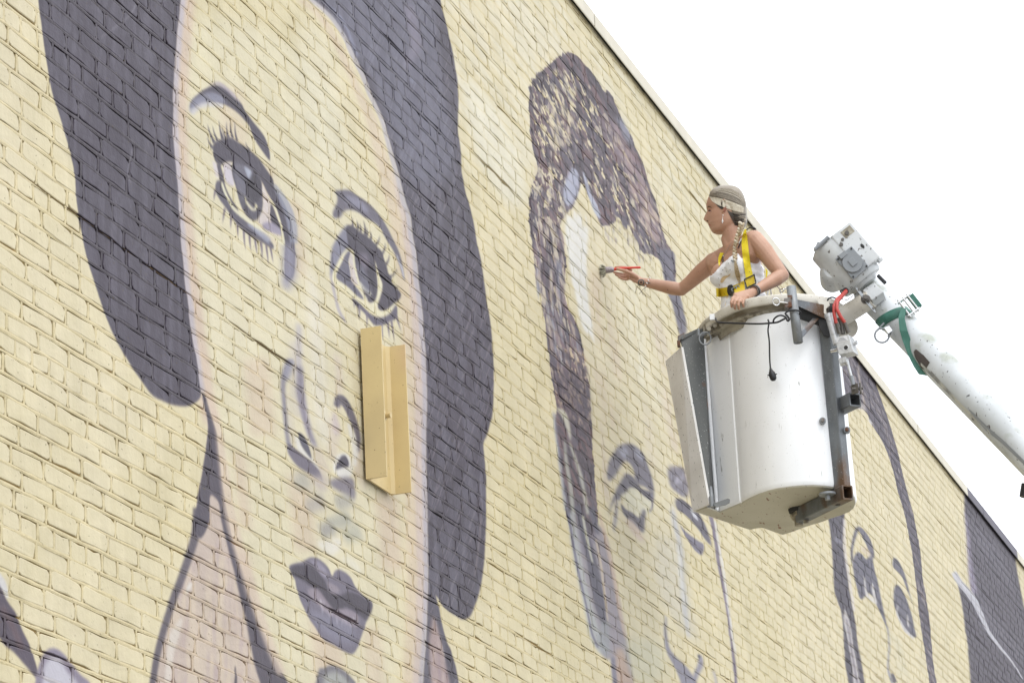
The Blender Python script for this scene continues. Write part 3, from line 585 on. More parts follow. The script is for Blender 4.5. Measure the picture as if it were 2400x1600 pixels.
    poly(E,[(196,560),(205,420),(255,310),(310,225),(380,185),(460,185),(545,240),(605,330),(645,440),(685,560),(705,705),(660,690),(600,645),(525,620),(495,560),(490,480),(450,400),(390,368),(340,430),(300,500),(240,570)],(118,112,126),4,.95)
    poly(E,[(320,240),(400,230),(420,300),(380,340)],(178,180,198),5,.7); poly(E,[(480,240),(560,270),(600,350),(540,340)],(180,182,200),5,.7)
    poly(E,[(360,720),(430,640),(520,690),(600,760),(670,740),(680,830),(650,900),(560,970),(480,930),(400,860)],(231,226,202),5,.9)
    poly(E,[(336,605),(400,508),(465,530),(520,600),(560,660),(640,690),(702,715),(684,800),(622,765),(570,725),(520,672),(440,652),(402,700),(352,735),(330,790),(290,790),(240,870),(208,960),(232,850),(282,720)],(108,102,116),3,.95)
    stroke(E,[(680,730),(690,800),(680,880),(650,920)],[5,4,4,3],(132,128,146),2,.9)
    poly(E,[(350,830),(400,890),(470,925),(540,980),(585,900),(612,905),(604,1010),(592,1132),(540,1110),(480,1042),(410,982),(360,905)],(106,100,113),3,.95)
    stroke(E,[(300,790),(292,950),(265,1130)],[5,7,8,3],(140,136,156),4,.75); stroke(E,[(420,1000),(500,1110),(580,1230)],[16,20,12],(214,192,182),6,.7)
    poly(E,[(858,460),(900,425),(960,430),(1020,440),(1055,550),(1085,690),(1040,760),(950,705),(882,640),(862,540)],(122,115,130),5,.9)
    hatch(E,[(880,460),(1020,460),(1060,700),(920,660)],30,(8,22),(1,2.4),lambda x,y:(-.25,1),[(206,204,218),(110,106,122)],.8,22)
    poly(E,[(940,790),(1000,778),(1060,820),(1130,890),(1200,950),(1250,1050),(1300,1180),(1318,1275),(1250,1205),(1180,1100),(1100,1005),(1020,930),(955,890)],(100,94,108),3,.95)
    stroke(E,[(1100,880),(1140,950),(1180,1010)],[4,9,2],(228,228,234),1.5,.9)
    poly(E,[(985,1060),(1030,1110),(1100,1170),(1180,1230),(1242,1275),(1222,1378),(1150,1335),(1090,1250),(1040,1170)],(124,118,136),2.6,.95)
    stroke(E,[(900,830),(930,1050),(960,1200)],[8,16,6],(222,216,212),5,.6)
    E=Q(1200,1200)
    poly(E,[(1330,250),(1560,300),(1640,800),(1700,1200),(1440,900),(1330,600)],(217,210,192),16,.65); poly(E,[(1040,1200),(1350,1200),(1380,1500),(1150,1560)],(212,210,186),14,.5)
    stroke(E,[(1470,-20),(1540,300),(1560,600),(1590,900),(1620,1150)],[8,12,10,14,6],(196,196,204),5,.7); stroke(E,[(1530,350),(1550,600),(1580,850)],[4,6,3],(236,234,228),3,.8)
    stroke(E,[(1410,950),(1408,1100),(1430,1250),(1480,1340),(1550,1430),(1620,1568),(1650,1700)],[3,6,9,14,24,34,40],(142,138,154),4,.95)
    stroke(E,[(1728,1310),(1732,1400),(1695,1480),(1650,1600)],[8,13,13,12],(146,142,160),4,.95); stroke(E,[(1712,1310),(1722,1335)],[7,5],(80,76,88),1.5,.9)
    stroke(E,[(1850,1450),(1870,1540),(1890,1640)],[6,6],(170,164,176),3,.7)
    stroke(E,[(1820,30),(1845,120),(1875,300),(1905,500),(1945,700),(1978,900),(2003,1100),(2030,1300),(2048,1450),(2060,1640)],[9,8,8,7,6,5,6,7,8],(128,116,134),1.8,.95)
    stroke(E,[(1865,80),(1900,300),(1935,500),(1965,700),(1990,900),(2020,1100),(2055,1300)],[5,5,4],(226,224,226),2.5,.8)
    # ---- third portrait
    E=Q(1800,800); F_=Q(1800,1200)
    arc=T(E)([(660,60),(800,60),(838,230),(852,160),(960,300),(1000,420),(1050,560),(1100,700),(1150,870),(1200,1050),(1240,1230),(1290,1420)])+T(F_)([(1330,0),(1360,150),(1390,300),(1410,470),(1420,600),(1450,780),(1480,980),(1500,1180),(1520,1400),(1548,1568),(1580,1800),(1510,1800),(1482,1568),(1450,1350),(1420,1150),(1390,950),(1370,750),(1340,500),(1320,350),(1290,200),(1250,0)])+T(E)([(1200,1400),(1160,1230),(1110,1060),(1050,920),(990,820),(940,740),(910,660),(850,615),(770,625),(700,600),(640,500)])
    dry(I,arc,(94,85,97),66,12,4,rag=.35,soft=2.5,n=4,seed=20); dry(I,arc,(160,148,148),66,24,3,.60,.64,.7,2,21,n=4)
    hatch(E,[(700,150),(820,180),(1000,450),(1100,760),(1200,1100),(1260,1400),(1180,1200),(1060,850),(900,600),(720,560)],70,(8,24),(1,2.4),lambda x,y:(.25,1),[(176,166,164),(140,134,146),(84,78,92)],.7,23)
    stroke(E,[(840,180),(830,300),(870,480),(890,600)],[3,4,3,4],(206,190,176),1.5,.8); stroke(E,[(780,600),(850,590),(900,640)],[8,12,6],(208,198,190),4,.8)
    stroke(E,[(930,720),(960,760)],[6,5],(220,214,212),2,.8)
    poly(F_,[(530,-60),(560,90),(572,180),(590,350),(600,560),(612,720),(642,830),(670,900),(690,1050),(697,1180),(712,1400),(742,1568),(770,1750),(920,1750),(888,1568),(860,1400),(822,1200),(800,1000),(762,820),(742,700),(720,500),(692,330),(692,200),(688,-60)],P,1.6,1,n=4)
    stroke(F_,[(700,60),(705,330),(730,520),(760,700),(790,900)],[5,6,6,5],(222,214,216),2,.8)
    poly(F_,[(702,890),(735,950),(765,1080),(790,1250),(828,1450),(850,1640),(800,1640),(760,1350),(715,1100),(692,980)],(204,198,196),1.5,.95)
    stroke(F_,[(722,980),(750,1150),(780,1350),(820,1568)],[3,4,4,5],(140,130,140),1.2,.9); stroke(F_,[(620,230),(640,260),(680,280)],[7,10,6],(140,138,152),2.5,.7)
    stroke(F_,[(775,470),(768,360),(790,240),(825,150),(870,185),(920,270),(950,360),(960,420)],[3,5,7,9,14,12,8],(112,107,120),1.4,1)
    poly(F_,[(790,405),(830,365),(870,395),(900,430),(950,400),(975,520),(1010,650),(1035,780),(1062,900),(1095,1070),(1060,985),(1000,850),(960,770),(920,740),(890,770),(850,795),(820,700),(790,580),(778,480)],(108,104,118),1.6,1)
    poly(F_,[(880,600),(892,600),(912,730),(960,780),(950,660),(965,660),(990,770),(1000,840),(930,800),(890,740)],(228,222,216),1.5,.9)
    stroke(F_,[(850,330),(900,350),(940,400)],[10,14,6],(214,196,176),4,.7)
    stroke(F_,[(1095,1040),(1112,1200),(1102,1400),(1112,1480),(1150,1568)],[3,3.5,4,5,8],(150,148,160),2,.85); stroke(F_,[(1140,1480),(1170,1560)],[6,8],PD,1.5,.9)
    poly(F_,[(1160,418),(1200,450),(1240,530),(1270,620),(1300,740),(1338,880),(1310,790),(1270,690),(1230,590),(1180,535),(1150,505),(1145,450)],(112,108,120),1.4,1)
    poly(F_,[(1160,700),(1195,668),(1250,750),(1290,850),(1320,950),(1340,1050),(1357,1145),(1310,1122),(1250,1062),(1200,980),(1172,900),(1155,800)],(110,106,119),1.6,1)
    stroke(F_,[(1195,850),(1185,930),(1230,1020)],[2,3.5,2],(230,224,216),1,.95); stroke(F_,[(1278,940),(1290,1050)],[2,4,3],(230,224,216),1,.95); stroke(F_,[(1210,990),(1260,1080),(1340,1160)],[4,7,3],(214,210,214),2,.8)
    stroke(F_,[(1100,1150),(1190,1200),(1240,1500)],[12,16,22],(218,212,188),8,.4)
    # ---- dark block at the far end
    poly(F_,[(1800,-320),(1806,0),(1828,200),(1845,400),(1860,600),(1873,760),(1742,645),(1770,780),(1800,950),(1812,1080),(1832,1200),(1850,1400),(1862,1568),(1890,1900),(2800,1900),(2560,1300),(2400,1000),(2352,880),(2320,720),(2290,560),(2268,400),(2250,250),(2240,-320)],(88,80,91),1.4,1,n=1)
    poly(F_,[(1850,100),(2000,200),(2200,500),(2330,1000),(2352,1500),(2000,1400),(1900,900)],(120,116,128),14,.45,n2,.3,.8)
    stroke(F_,[(1812,0),(1835,200),(1850,420),(1870,600),(1900,740)],[4,7,10,14,14],(158,148,170),4,.85)
    stroke(F_,[(1705,550),(1760,640),(1875,780),(1950,930),(2030,1100),(2140,1250),(2240,1370),(2340,1530)],[12,14,16,12,8,6,4,2],(206,204,212),1.8,.95)
    # paint worked into dry streaks, small chips
    CAN += ((vs2-.5)*.012+(n3-.5)*.012)[...,None]
    np.clip(CAN, 0, 1, out=CAN)
    return CAN
# ------------------------------------------------------------ painted brick material
can = paint_mural()
img = bpy.data.images.new('mural_paint', TW, TH, alpha=False)
buf = np.ones((TH, TW, 4), np.float32); buf[..., :3] = can; img.pixels.foreach_set(buf.ravel()); img.update(); img.pack()
del buf, can
def mural_mat(name, gain=.69, crev=None, fascia=False, tint=None):
    m = bpy.data.materials.new(name); m.use_nodes = True; nt = m.node_tree; N = nt.nodes; K = nt.links; bs = N['Principled BSDF']
    geo = N.new('ShaderNodeNewGeometry'); sp = N.new('ShaderNodeSeparateXYZ'); K.new(geo.outputs['Position'], sp.inputs[0])
    def mth(op, a, b):
        q = N.new('ShaderNodeMath'); q.operation = op
        for i, v in enumerate((a, b)):
            if isinstance(v, (int, float)): q.inputs[i].default_value = v
            else: K.new(v, q.inputs[i])
        return q.outputs[0]
    u = mth('DIVIDE', mth('SUBTRACT', mth('DIVIDE', 1., sp.outputs[0]), UX0), UX1-UX0)
    v = mth('DIVIDE', mth('SUBTRACT', sp.outputs[2], VZ0), VZ1-VZ0)
    cb = N.new('ShaderNodeCombineXYZ'); K.new(u, cb.inputs[0]); K.new(v, cb.inputs[1])
    tx = N.new('ShaderNodeTexImage'); tx.image = img; tx.extension = 'EXTEND'; K.new(cb.outputs[0], tx.inputs[0])
    nz = N.new('ShaderNodeTexNoise'); nz.inputs['Scale'].default_value = 5.5; nz.inputs['Detail'].default_value = 5; K.new(geo.outputs['Position'], nz.inputs['Vector'])
    mr = N.new('ShaderNodeMapRange'); mr.inputs[1].default_value = .3; mr.inputs[2].default_value = .7; mr.inputs[3].default_value = gain*.93; mr.inputs[4].default_value = gain*1.05; K.new(nz.outputs[0], mr.inputs[0])
    vm = N.new('ShaderNodeVectorMath'); vm.operation = 'SCALE'; K.new(mr.outputs[0], vm.inputs['Scale'])
    src = tx.outputs[0]
    if fascia:
        a = mth('GREATER_THAN', sp.outputs[0], float(WP(2259, 1135)[0])); b_ = mth('LESS_THAN', sp.outputs[0], float(WP(2377, 1290)[0]))
        k = mth('MULTIPLY', a, b_); mx = N.new('ShaderNodeMix'); mx.data_type = 'RGBA'; K.new(k, mx.inputs[0]); mx.inputs[6].default_value = (.80, .745, .61, 1); mx.inputs[7].default_value = (.155, .14, .175, 1); src = mx.outputs[2]
    K.new(src, vm.inputs[0]); out = vm.outputs[0]
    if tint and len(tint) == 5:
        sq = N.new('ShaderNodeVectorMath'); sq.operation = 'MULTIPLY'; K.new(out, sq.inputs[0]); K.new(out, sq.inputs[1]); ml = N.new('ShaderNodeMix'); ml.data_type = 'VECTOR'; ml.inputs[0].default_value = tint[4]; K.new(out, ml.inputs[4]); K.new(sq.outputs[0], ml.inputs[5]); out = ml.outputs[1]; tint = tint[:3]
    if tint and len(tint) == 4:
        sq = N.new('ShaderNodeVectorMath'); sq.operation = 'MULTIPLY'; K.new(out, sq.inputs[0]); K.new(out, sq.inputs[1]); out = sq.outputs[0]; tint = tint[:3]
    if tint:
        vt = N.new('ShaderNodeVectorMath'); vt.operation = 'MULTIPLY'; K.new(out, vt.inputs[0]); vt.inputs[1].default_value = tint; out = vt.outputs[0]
    # pinholes and hairline chips in the thick paint
    n2 = N.new('ShaderNodeTexNoise'); n2.inputs['Scale'].default_value = 75; n2.inputs['Detail'].default_value = 3; K.new(geo.outputs['Position'], n2.inputs['Vector'])
    m2 = N.new('ShaderNodeMapRange'); m2.inputs[1].default_value = .69; m2.inputs[2].default_value = .73; K.new(n2.outputs[0], m2.inputs[0])
    mx2 = N.new('ShaderNodeMix'); mx2.data_type = 'RGBA'; K.new(mth('MULTIPLY', m2.outputs[0], .55 if not fascia else .1), mx2.inputs[0]); K.new(out, mx2.inputs[6]); mx2.inputs[7].default_value = (.10, .07, .03, 1)
    K.new(mx2.outputs[2], bs.inputs['Base Color'])
    bs.inputs['Roughness'].default_value = .58; bs.inputs['Specular IOR Level'].default_value = .26
    b1_ = N.new('ShaderNodeTexNoise'); b1_.inputs['Scale'].default_value = 38 if not fascia else 9; b1_.inputs['Detail'].default_value = 6; b1_.inputs['Roughness'].default_value = .6; K.new(geo.outputs['Position'], b1_.inputs['Vector'])
    bp = N.new('ShaderNodeBump'); bp.inputs['Strength'].default_value = .35 if crev is None else .8; bp.inputs['Distance'].default_value = .006; K.new(b1_.outputs[0], bp.inputs['Height']); K.new(bp.outputs[0], bs.inputs['Normal'])
    return m
M_brick = mural_mat('mural_painted_brick'); M_mortar = mural_mat('mural_painted_mortar', .69, crev=1, tint=(1.04, 1.02, .95, 0, .2)); M_fascia = mural_mat('painted_metal_coping', .74, fascia=True)  # mortar takes a share of squared mural colour, slightly darker than brick
M_core = mat('unpainted_joint_depth', (.10, .06, .025), .95)
M_core_b = mural_mat('squared_mural_joint_core', .72, crev=1, tint=(1.0, .86, .72, 1))  # mural colour multiplied by itself and tinted, much darker than the face

# ------------------------------------------------------------ the brick wall
wall = empty('brick_wall', (0, 0, 0), 'long yellow painted brick wall with a mural of large purple portraits', 'wall')
PITCH = .0677; SL = .2065; HLN = .1075
_zh = WP(274, 1333)[2]                          # middle of a header course
k0 = _zh-PITCH/2
XN, XF = 5.6, 46.0; TOP = 8.275
ncr_dn = int((k0-0.02)/PITCH); ncr_up = int((TOP-k0)/PITCH)
Rg = np.random.default_rng(3)
def bedwave(i, X):
    return .0035*np.sin(X*1.3+i*.7)+.0025*np.sin(X*3.1+i*2.1)+.002*np.sin(X*.43+i*.37)
bricks = []                                    # x0, x1, z0, z1, proud, header
for i in range(-ncr_dn, ncr_up+1):
    head = (i % 8 == 0); ln = HLN if head else SL
    x = XN-Rg.random()*.01-(ln/2 if i % 2 else 0)+(.04 if i % 3 == 0 else 0)
    while x < XF:
        l_ = ln*(1+Rg.normal()*.022)
        if (not head) and Rg.random() < .012: l_ = ln*.5
        bricks.append((x, x+l_, i, Rg.normal()*.0009, Rg.normal()*.0012, head)); x += l_
bricks = np.array([(a, b, c, d, e, f) for a, b, c, d, e, f in bricks], float)
bx0, bx1, bi, bpr, bzj, bh = bricks.T
bxc = (bx0+bx1)/2; bz = k0+bi*PITCH+PITCH/2+bedwave(bi, bxc)
keepb = ~((bz < 2.6) & (bxc > 30))
bx0, bx1, bi, bpr, bzj, bh, bxc, bz = [q[keepb] for q in (bx0, bx1, bi, bpr, bzj, bh, bxc, bz)]
JT = .0135
hw = (bx1-bx0-JT*1.0)/2; hh = np.full(len(bxc), (PITCH-JT*1.0)/2)*(1+Rg.normal(size=len(bxc))*.02)
# projected position and size
cw = np.stack([bxc, np.full(len(bxc), WALL_Y), bz-CAM_Z], 1) @ MW
ppx = 1200+FPX*cw[:, 0]/cw[:, 2]; ppy = 800+FPX*cw[:, 1]/cw[:, 2]
infr = (ppx > -25) & (ppx < 2420) & (ppy > -30) & (ppy < 1630)
area = np.where(infr, hw*hh/cw[:, 2]**3, 0)
big = np.zeros(len(bxc), bool); big[np.argsort(-area)[:300]] = True
OUT = np.array([(-1, -.62), (-.86, -1), (0, -1.02), (.9, -1), (1, -.66), (1, .55), (.84, 1), (.02, 1.01), (-.92, 1), (-1, .7)])
def brick_geo(HW, HH, rg, n=1):
    """detailed brick: irregular rounded outline, chamfered and painted over; y=0 is the face"""
    J = rg.normal(size=(n, 10, 2))*np.array([.0028, .0021])
    o = OUT[None]*np.stack([HW, HH], 1)[:, None, :]+J
    o[:, :, 0] += 0
    tilt = rg.normal(size=(n, 1))*.012
    inset = o*(1-np.array([.0030, .0026])/np.stack([HW, HH], 1)[:, None, :])
    dj = rg.random((n, 10))*.0015
    y0 = np.zeros((n, 10))+tilt*inset[:, :, 0]*.5+dj*.4
    r0 = np.stack([inset[:, :, 0], y0, inset[:, :, 1]], 2)
    r1 = np.stack([o[:, :, 0], y0+.0010+dj*.5, o[:, :, 1]], 2)
    r2 = np.stack([o[:, :, 0], y0*0+.012, o[:, :, 1]], 2)
    return np.concatenate([r0, r1, r2], 1)      # n,30,3
tri = []
for k in range(1, 9): tri.append((0, k+1, k))
for j in range(2):
    for k in range(10):
        a, b, c, d = j*10+k, j*10+(k+1) % 10, (j+1)*10+(k+1) % 10, (j+1)*10+k
        tri += [(a, b, c), (a, c, d)]
tri = np.array(tri)
# the 300 that show largest: objects sharing a few mesh variants
variants = {0: [], 1: []}
vr = np.random.default_rng(21)
for hd, n in ((0, 22), (1, 8)):
    for q in range(n):
        v_ = brick_geo(np.array([(HLN if hd else SL)/2-JT/2]), np.array([PITCH/2-JT/2]), vr)[0]
        o = quads_mesh('brick', v_, tri, M_brick); me = o.data; bpy.data.objects.remove(o); variants[hd].append(me)
lr = random.Random(5)
for j in np.nonzero(big)[0]:
    hd = int(bh[j]); me = lr.choice(variants[hd])
    o = bpy.data.objects.new('brick', me); COL.objects.link(o); o.parent = wall
    o.location = (bxc[j], WALL_Y-.001+bpr[j], bz[j]+bzj[j]); s0 = (HLN if hd else SL)/2-JT/2
    o.scale = (hw[j]/s0, 1, hh[j]/(PITCH/2-JT/2)); o.rotation_euler = (0, lr.gauss(0, .006), 0)
rest = ~big; near = rest & (bxc < 21) & (bz > 2.5)
def place(V, j): V = V.copy(); V[:, :, 0] += bxc[j][:, None]; V[:, :, 1] += (WALL_Y-.001+bpr[j])[:, None]; V[:, :, 2] += (bz[j]+bzj[j])[:, None]; return V
j = np.nonzero(near)[0]; V = place(brick_geo(hw[j], hh[j], np.random.default_rng(8), len(j)), j)
F = (tri[None]+(np.arange(len(j))*30)[:, None, None]).reshape(-1, 3)
o = quads_mesh('bricks', V.reshape(-1, 3), F, M_brick, wall); o['kind'] = 'stuff'
far = rest & ~near; j = np.nonzero(far)[0]; n = len(j)
hx = hw[j]+.001; hz = hh[j]; rgf = np.random.default_rng(9)
cx = np.array([-1, 1, 1, -1]); cz = np.array([-1, -1, 1, 1])
f0 = np.stack([cx*(hx[:, None]-.003), np.zeros((n, 4))+rgf.normal(size=(n, 4))*.0006, cz*(hz[:, None]-.003)], 2)
f1 = np.stack([cx*hx[:, None], np.full((n, 4), .0022), cz*hz[:, None]], 2); f2 = f1.copy(); f2[:, :, 1] = .018
V = place(np.concatenate([f0, f1, f2], 1), j)
fq = [(3, 2, 1, 0)]+[(q*4+k, q*4+(k+1) % 4, (q+1)*4+(k+1) % 4, (q+1)*4+k) for q in range(2) for k in range(4)]
F = (np.array(fq)[None]+(np.arange(n)*12)[:, None, None]).reshape(-1, 4)
o = quads_mesh('bricks', V.reshape(-1, 3), F, M_brick, wall); o['kind'] = 'stuff'
# mortar beds: ragged strips that leave hairline cracks
def snoise(n, step, rg):
    c = rg.random(n//step+3); t = np.arange(n)/step; i = t.astype(int); f = t-i
    return c[i]*(1-f)+c[i+1]*f
Vs = []; Fs = []; base = 0
crack_z = [(WP(160, 478)[2], WP(15, 378)[0], WP(500, 710)[0], 1.), (WP(610, 800)[2], WP(520, 745)[0], WP(720, 885)[0], .7), (WP(1130, 385)[2], WP(1080, 330)[0], WP(1240, 520)[0], .6), (WP(860, 1460)[2], WP(700, 1370)[0], WP(900, 1480)[0], .6), (WP(1000, 1000)[2], WP(980, 980)[0], WP(1090, 1060)[0], .6), (WP(1640, 470)[2], WP(1580, 400)[0], WP(1720, 560)[0], .5), (WP(300, 1280)[2], WP(180, 1215)[0], WP(330, 1300)[0], .6), (WP(1320, 1540)[2], WP(1200, 1470)[0], WP(1330, 1545)[0], .6), (WP(330, 60)[2], WP(280, 20)[0], WP(420, 120)[0], .7), (WP(900, 90)[2], WP(850, 40)[0], WP(980, 170)[0], .6)]
for i in range(-ncr_dn, ncr_up+2):
    z = k0+i*PITCH
    X = np.concatenate([np.arange(XN, 20, .022), np.arange(20, XF, .06)]) if z > 2.5 else np.arange(XN, 30, .25)
    n = len(X); zc = z+(bedwave(i, X)+bedwave(i-1, X))/2
    up = JT*.5*(.46+.44*snoise(n, 2, Rg)+.5*snoise(n, 7, Rg)); dn = JT*.5*(.55+.42*snoise(n, 2, Rg)+.5*snoise(n, 9, Rg))
    for zc_, xa, xb, st in crack_z:
        if abs(z-zc_) < PITCH*.5:
            w_ = np.clip((X-xa)/.4, 0, 1)*np.clip((xb-X)/.4, 0, 1)*(snoise(n, 16, Rg) > .25); w_ = np.clip(w_*(.6+.8*st), 0, 1); up = up*(1-w_)-w_*JT*.34; dn = dn*(1-w_)+w_*JT*.42; crk = w_
    dep = -.0013+.0026*snoise(n, 2, Rg)*snoise(n, 12, Rg)
    Y = WALL_Y+dep
    pts = np.stack([np.stack([X, np.full(n, WALL_Y+.007), zc-dn-.001], 1), np.stack([X, Y+.0005, zc-dn], 1), np.stack([X, Y-.0012*snoise(n, 2, Rg), zc+(up-dn)/2], 1), np.stack([X, Y+.0005, zc+up], 1), np.stack([X, np.full(n, WALL_Y+.007), zc+up+.001], 1)], 1)
    Vs.append(pts.reshape(-1, 3)); a = np.arange(n-1)*5
    for k in range(4): Fs.append(base+np.stack([a+k+5, a+k, a+k+1, a+k+6], 1)[:, ::-1])
    base += n*5
DV = []; DF = []; dbase = 0
for zc_, xa, xb, st in crack_z[:2]:
    i = round((zc_-k0)/PITCH); X = np.arange(xa+.15, xb-.1, .03); n = len(X); z = k0+i*PITCH+(bedwave(i, X)+bedwave(i-1, X))/2
    DV.append(np.stack([np.stack([X, np.full(n, WALL_Y+.006), z-JT*.36], 1), np.stack([X, np.full(n, WALL_Y+.006), z+JT*.5], 1)], 1).reshape(-1, 3)); a = np.arange(n-1)*2
    DF.append(dbase+np.stack([a, a+2, a+3, a+1], 1)); dbase += 2*n
o = quads_mesh('crack_void_strip', np.concatenate(DV), np.concatenate(DF), M_core, wall); o['kind'] = 'stuff'  # flat dark strip: the crack's depth is put into its colour
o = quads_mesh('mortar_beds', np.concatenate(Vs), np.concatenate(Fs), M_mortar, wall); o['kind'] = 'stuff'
# head joints
j = np.nonzero((bxc < 24) & (bz > 2.5))[0]; n = len(j); rgm = np.random.default_rng(14)
w1 = JT*(.30+.30*rgm.random((n, 4))); w2 = JT*(.30+.30*rgm.random((n, 4))); zz = np.linspace(-1, 1, 4)[None]*hh[j][:, None]*1.1
yy = np.full((n, 4), WALL_Y)-.0010+.0018*rgm.random((n, 4)); xc = bx1[j][:, None]+rgm.normal(size=(n, 4))*.0006; zc = bz[j][:, None]+zz
V = np.stack([np.stack([xc-w1-.001, yy*0+WALL_Y+.007, zc], 2), np.stack([xc-w1, yy, zc], 2), np.stack([xc+w2, yy, zc], 2), np.stack([xc+w2+.001, yy*0+WALL_Y+.007, zc], 2)], 2).reshape(n, 16, 3)
fq = [(r*4+c, r*4+c+1, (r+1)*4+c+1, (r+1)*4+c) for r in range(3) for c in range(3)]
F = (np.array(fq)[None]+(np.arange(n)*16)[:, None, None]).reshape(-1, 4)
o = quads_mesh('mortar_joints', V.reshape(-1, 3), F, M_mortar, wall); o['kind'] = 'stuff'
# core behind the joints
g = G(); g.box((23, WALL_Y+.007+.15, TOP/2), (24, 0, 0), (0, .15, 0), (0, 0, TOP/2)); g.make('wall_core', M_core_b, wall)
# coping of folded metal panels
CY = WALL_Y-.026; cz0 = 8.256; PL_ = 2.87; x = 13.88-PL_*4
while x < XF:
    a, b = x+.009, x+PL_-.009; g = G(); r = random.Random(int(x*10)); dz = r.uniform(-.002, .002); dy = r.uniform(-.002, .002)
    sec = [(CY+dy+.010, cz0+.002), (CY+dy+.003, cz0-.006), (CY+dy, cz0), (CY+dy, cz0+.078+dz), (CY+dy+.006, cz0+.084+dz), (CY+.36, cz0+.11+dz), (CY+.36, cz0+.06), (CY+dy+.006, cz0+.06), (CY+dy+.005, cz0+.006)]
    g.loft([[np.array([X, y, z]) for y, z in sec] for X in (a, b)], True); g.make('coping_panel', M_fascia, wall); x += PL_
g = G(); g.box((23, CY+.158, cz0+.034), (23.5, 0, 0), (0, .150, 0), (0, 0, .022)); g.make('coping_slot_shade', M_dark, wall)  # added dark box: shade line under the coping put into its colour

# ------------------------------------------------------------ ground
g = G(); g.add([(-300, -300, 0), (600, -300, 0), (600, 400, 0), (-300, 400, 0)], [(0, 1, 2, 3)])
gr = g.make('ground', M_ground); gr['kind'] = 'structure'

# ------------------------------------------------------------ steel channel on the wall
X0 = WP(837, 772)[0]; Zt, Zb = WP(837, 772)[2], WP(856, 1127)[2]; PR = .088; WX = .272; th = .008
M_ch = mat('ochre_painted_steel', (.60, .47, .235), .48, noise=[(6, one, .4, .7, (.55, .425, .215), 4), (90, one, .72, .745, (.15, .09, .04), 2), (3, (1, 1, .4), .62, .75, (.56, .40, .24), 3)], bump=(140, .12, .002))
chn = empty('steel_channel', (0, 0, 0), 'ochre painted vertical steel channel bolted to the mural beside the nose', 'steel channel')
yb = WALL_Y-.014; sec = [(X0, yb), (X0, yb-PR), (X0+th, yb-PR), (X0+th+.002, yb-th-.014), (X0+th+.016, yb-th), (X0+WX-th-.016, yb-th), (X0+WX-th-.002, yb-th-.014), (X0+WX-th, yb-PR), (X0+WX, yb-PR), (X0+WX, yb)]
g = G(); g.loft([[np.array([x, y, z]) for x, y in sec] for z in (Zb, Zt)], True); g.make('channel', M_ch, chn)
zm = (Zt+Zb)/2-.02; xm = X0+WX/2
g = G(); g.tube([(xm, yb-th-.0005, zm), (xm, yb-th-.012, zm)], .062, 28); g.make('washer_plate', M_ch, chn)
g = G(); g.tube([(xm, yb-th-.008, zm), (xm, yb-th-.032, zm)], .023, 6, smooth=False); g.tube([(xm, yb-th-.03, zm), (xm, yb-th-.056, zm)], .012, 10); g.make('bolt', M_ch, chn)

# ------------------------------------------------------------ bucket lift: fibreglass bucket, its steel frame and the boom
lift = empty('bucket_lift', (0, 0, 0), 'white fibreglass work bucket on the end of a chipped white boom', 'bucket lift')
ZT = P(1870, 690, 14.4)[2]; ZB = ZT-.99
plan = [(-.298, -.121), (-.262, -.168), (-.188, -.258), (-.181, -.258), (-.170, -.288), (-.135, -.345), (-.09, -.405), (-.04, -.45), (.011, -.477), (.068, -.488), (.121, -.491), (.18, -.48), (.235, -.452), (.29, -.405), (.335, -.34), (.368, -.26), (.385, -.18), (.39, -.09), (.38, 0), (.36, .06), (.323, .112), (.26, .17), (.22, .22), (.17, .262), (.131, .298), (.06, .38), (.009, .425), (-.04, .34), (-.093, .245), (-.125, .25), (-.159, .268), (-.24, .13), (-.34, -.03)]
def ring(z, s=1., cx=.04, cy=-.05, pl=plan): return [B(cx+(r-cx)*s, cy+(q-cy)*s, z) for r, q in pl]
g = G()
g.loft([ring(ZB+.004, .955), ring(ZB+.002, .975), ring(ZB+.006, .990), ring(ZB+.018, .999), ring(ZB+.03, 1.), ring(ZB+.45, .985), ring(ZT-.115, .955), ring(ZT-.085, .945)], caps=False, smooth=True)
g.loft([ring(ZT-.085, .92), ring(ZB+.06, .95)], caps=False, smooth=True)
bucket = g.make('bucket_shell', M_white, lift)
bucket.modifiers.new('es', 'EDGE_SPLIT').split_angle = math.radians(38)
bplan = plan[:-1]+[(-.418, -.183), (-.36, -.235)]
g = G(); g.loft([ring(ZB-.002, .975, pl=bplan), ring(ZB+.006, .985, pl=bplan)], True); g.make('bucket_bottom', M_bot, bucket)
g = G(); g.loft([ring(ZB+.05, .94), ring(ZB+.06, .94)], True); g.make('bucket_floor', M_dgrey, bucket)
# rim lip
rimp = [(-.345, .0), (-.318, -.09), (-.29, -.18), (-.255, -.264), (-.205, -.35), (-.15, -.413), (-.10, -.455), (-.043, -.484), (.04, -.499), (.128, -.5), (.185, -.486), (.237, -.464), (.29, -.43), (.34, -.385), (.385, -.32), (.42, -.23), (.44, -.12), (.43, 0), (.40, .12), (.34, .24), (.26, .35), (.15, .43), (.03, .46), (-.08, .44), (-.18, .38), (-.26, .28), (-.32, .15)]
def rr(d, z): return [B(r-(r-.04)*d/.45, q-(q+.02)*d/.45, z) for r, q in rimp]
g = G(); g.loft([rr(.075, ZT-.012), rr(.012, ZT), rr(.002, ZT-.004), rr(0, ZT-.01), rr(.001, ZT-.044), rr(.004, ZT-.050), rr(.010, ZT-.051)], caps=False, smooth=True)
rim = g.make('bucket_rim', M_rim, bucket)
g = G(); g.loft([rr(.009, ZT-.0505), rr(.05, ZT-.040), rr(.052, ZT-.064)], caps=False, smooth=True); g.make('rim_underside', M_rimu, bucket)
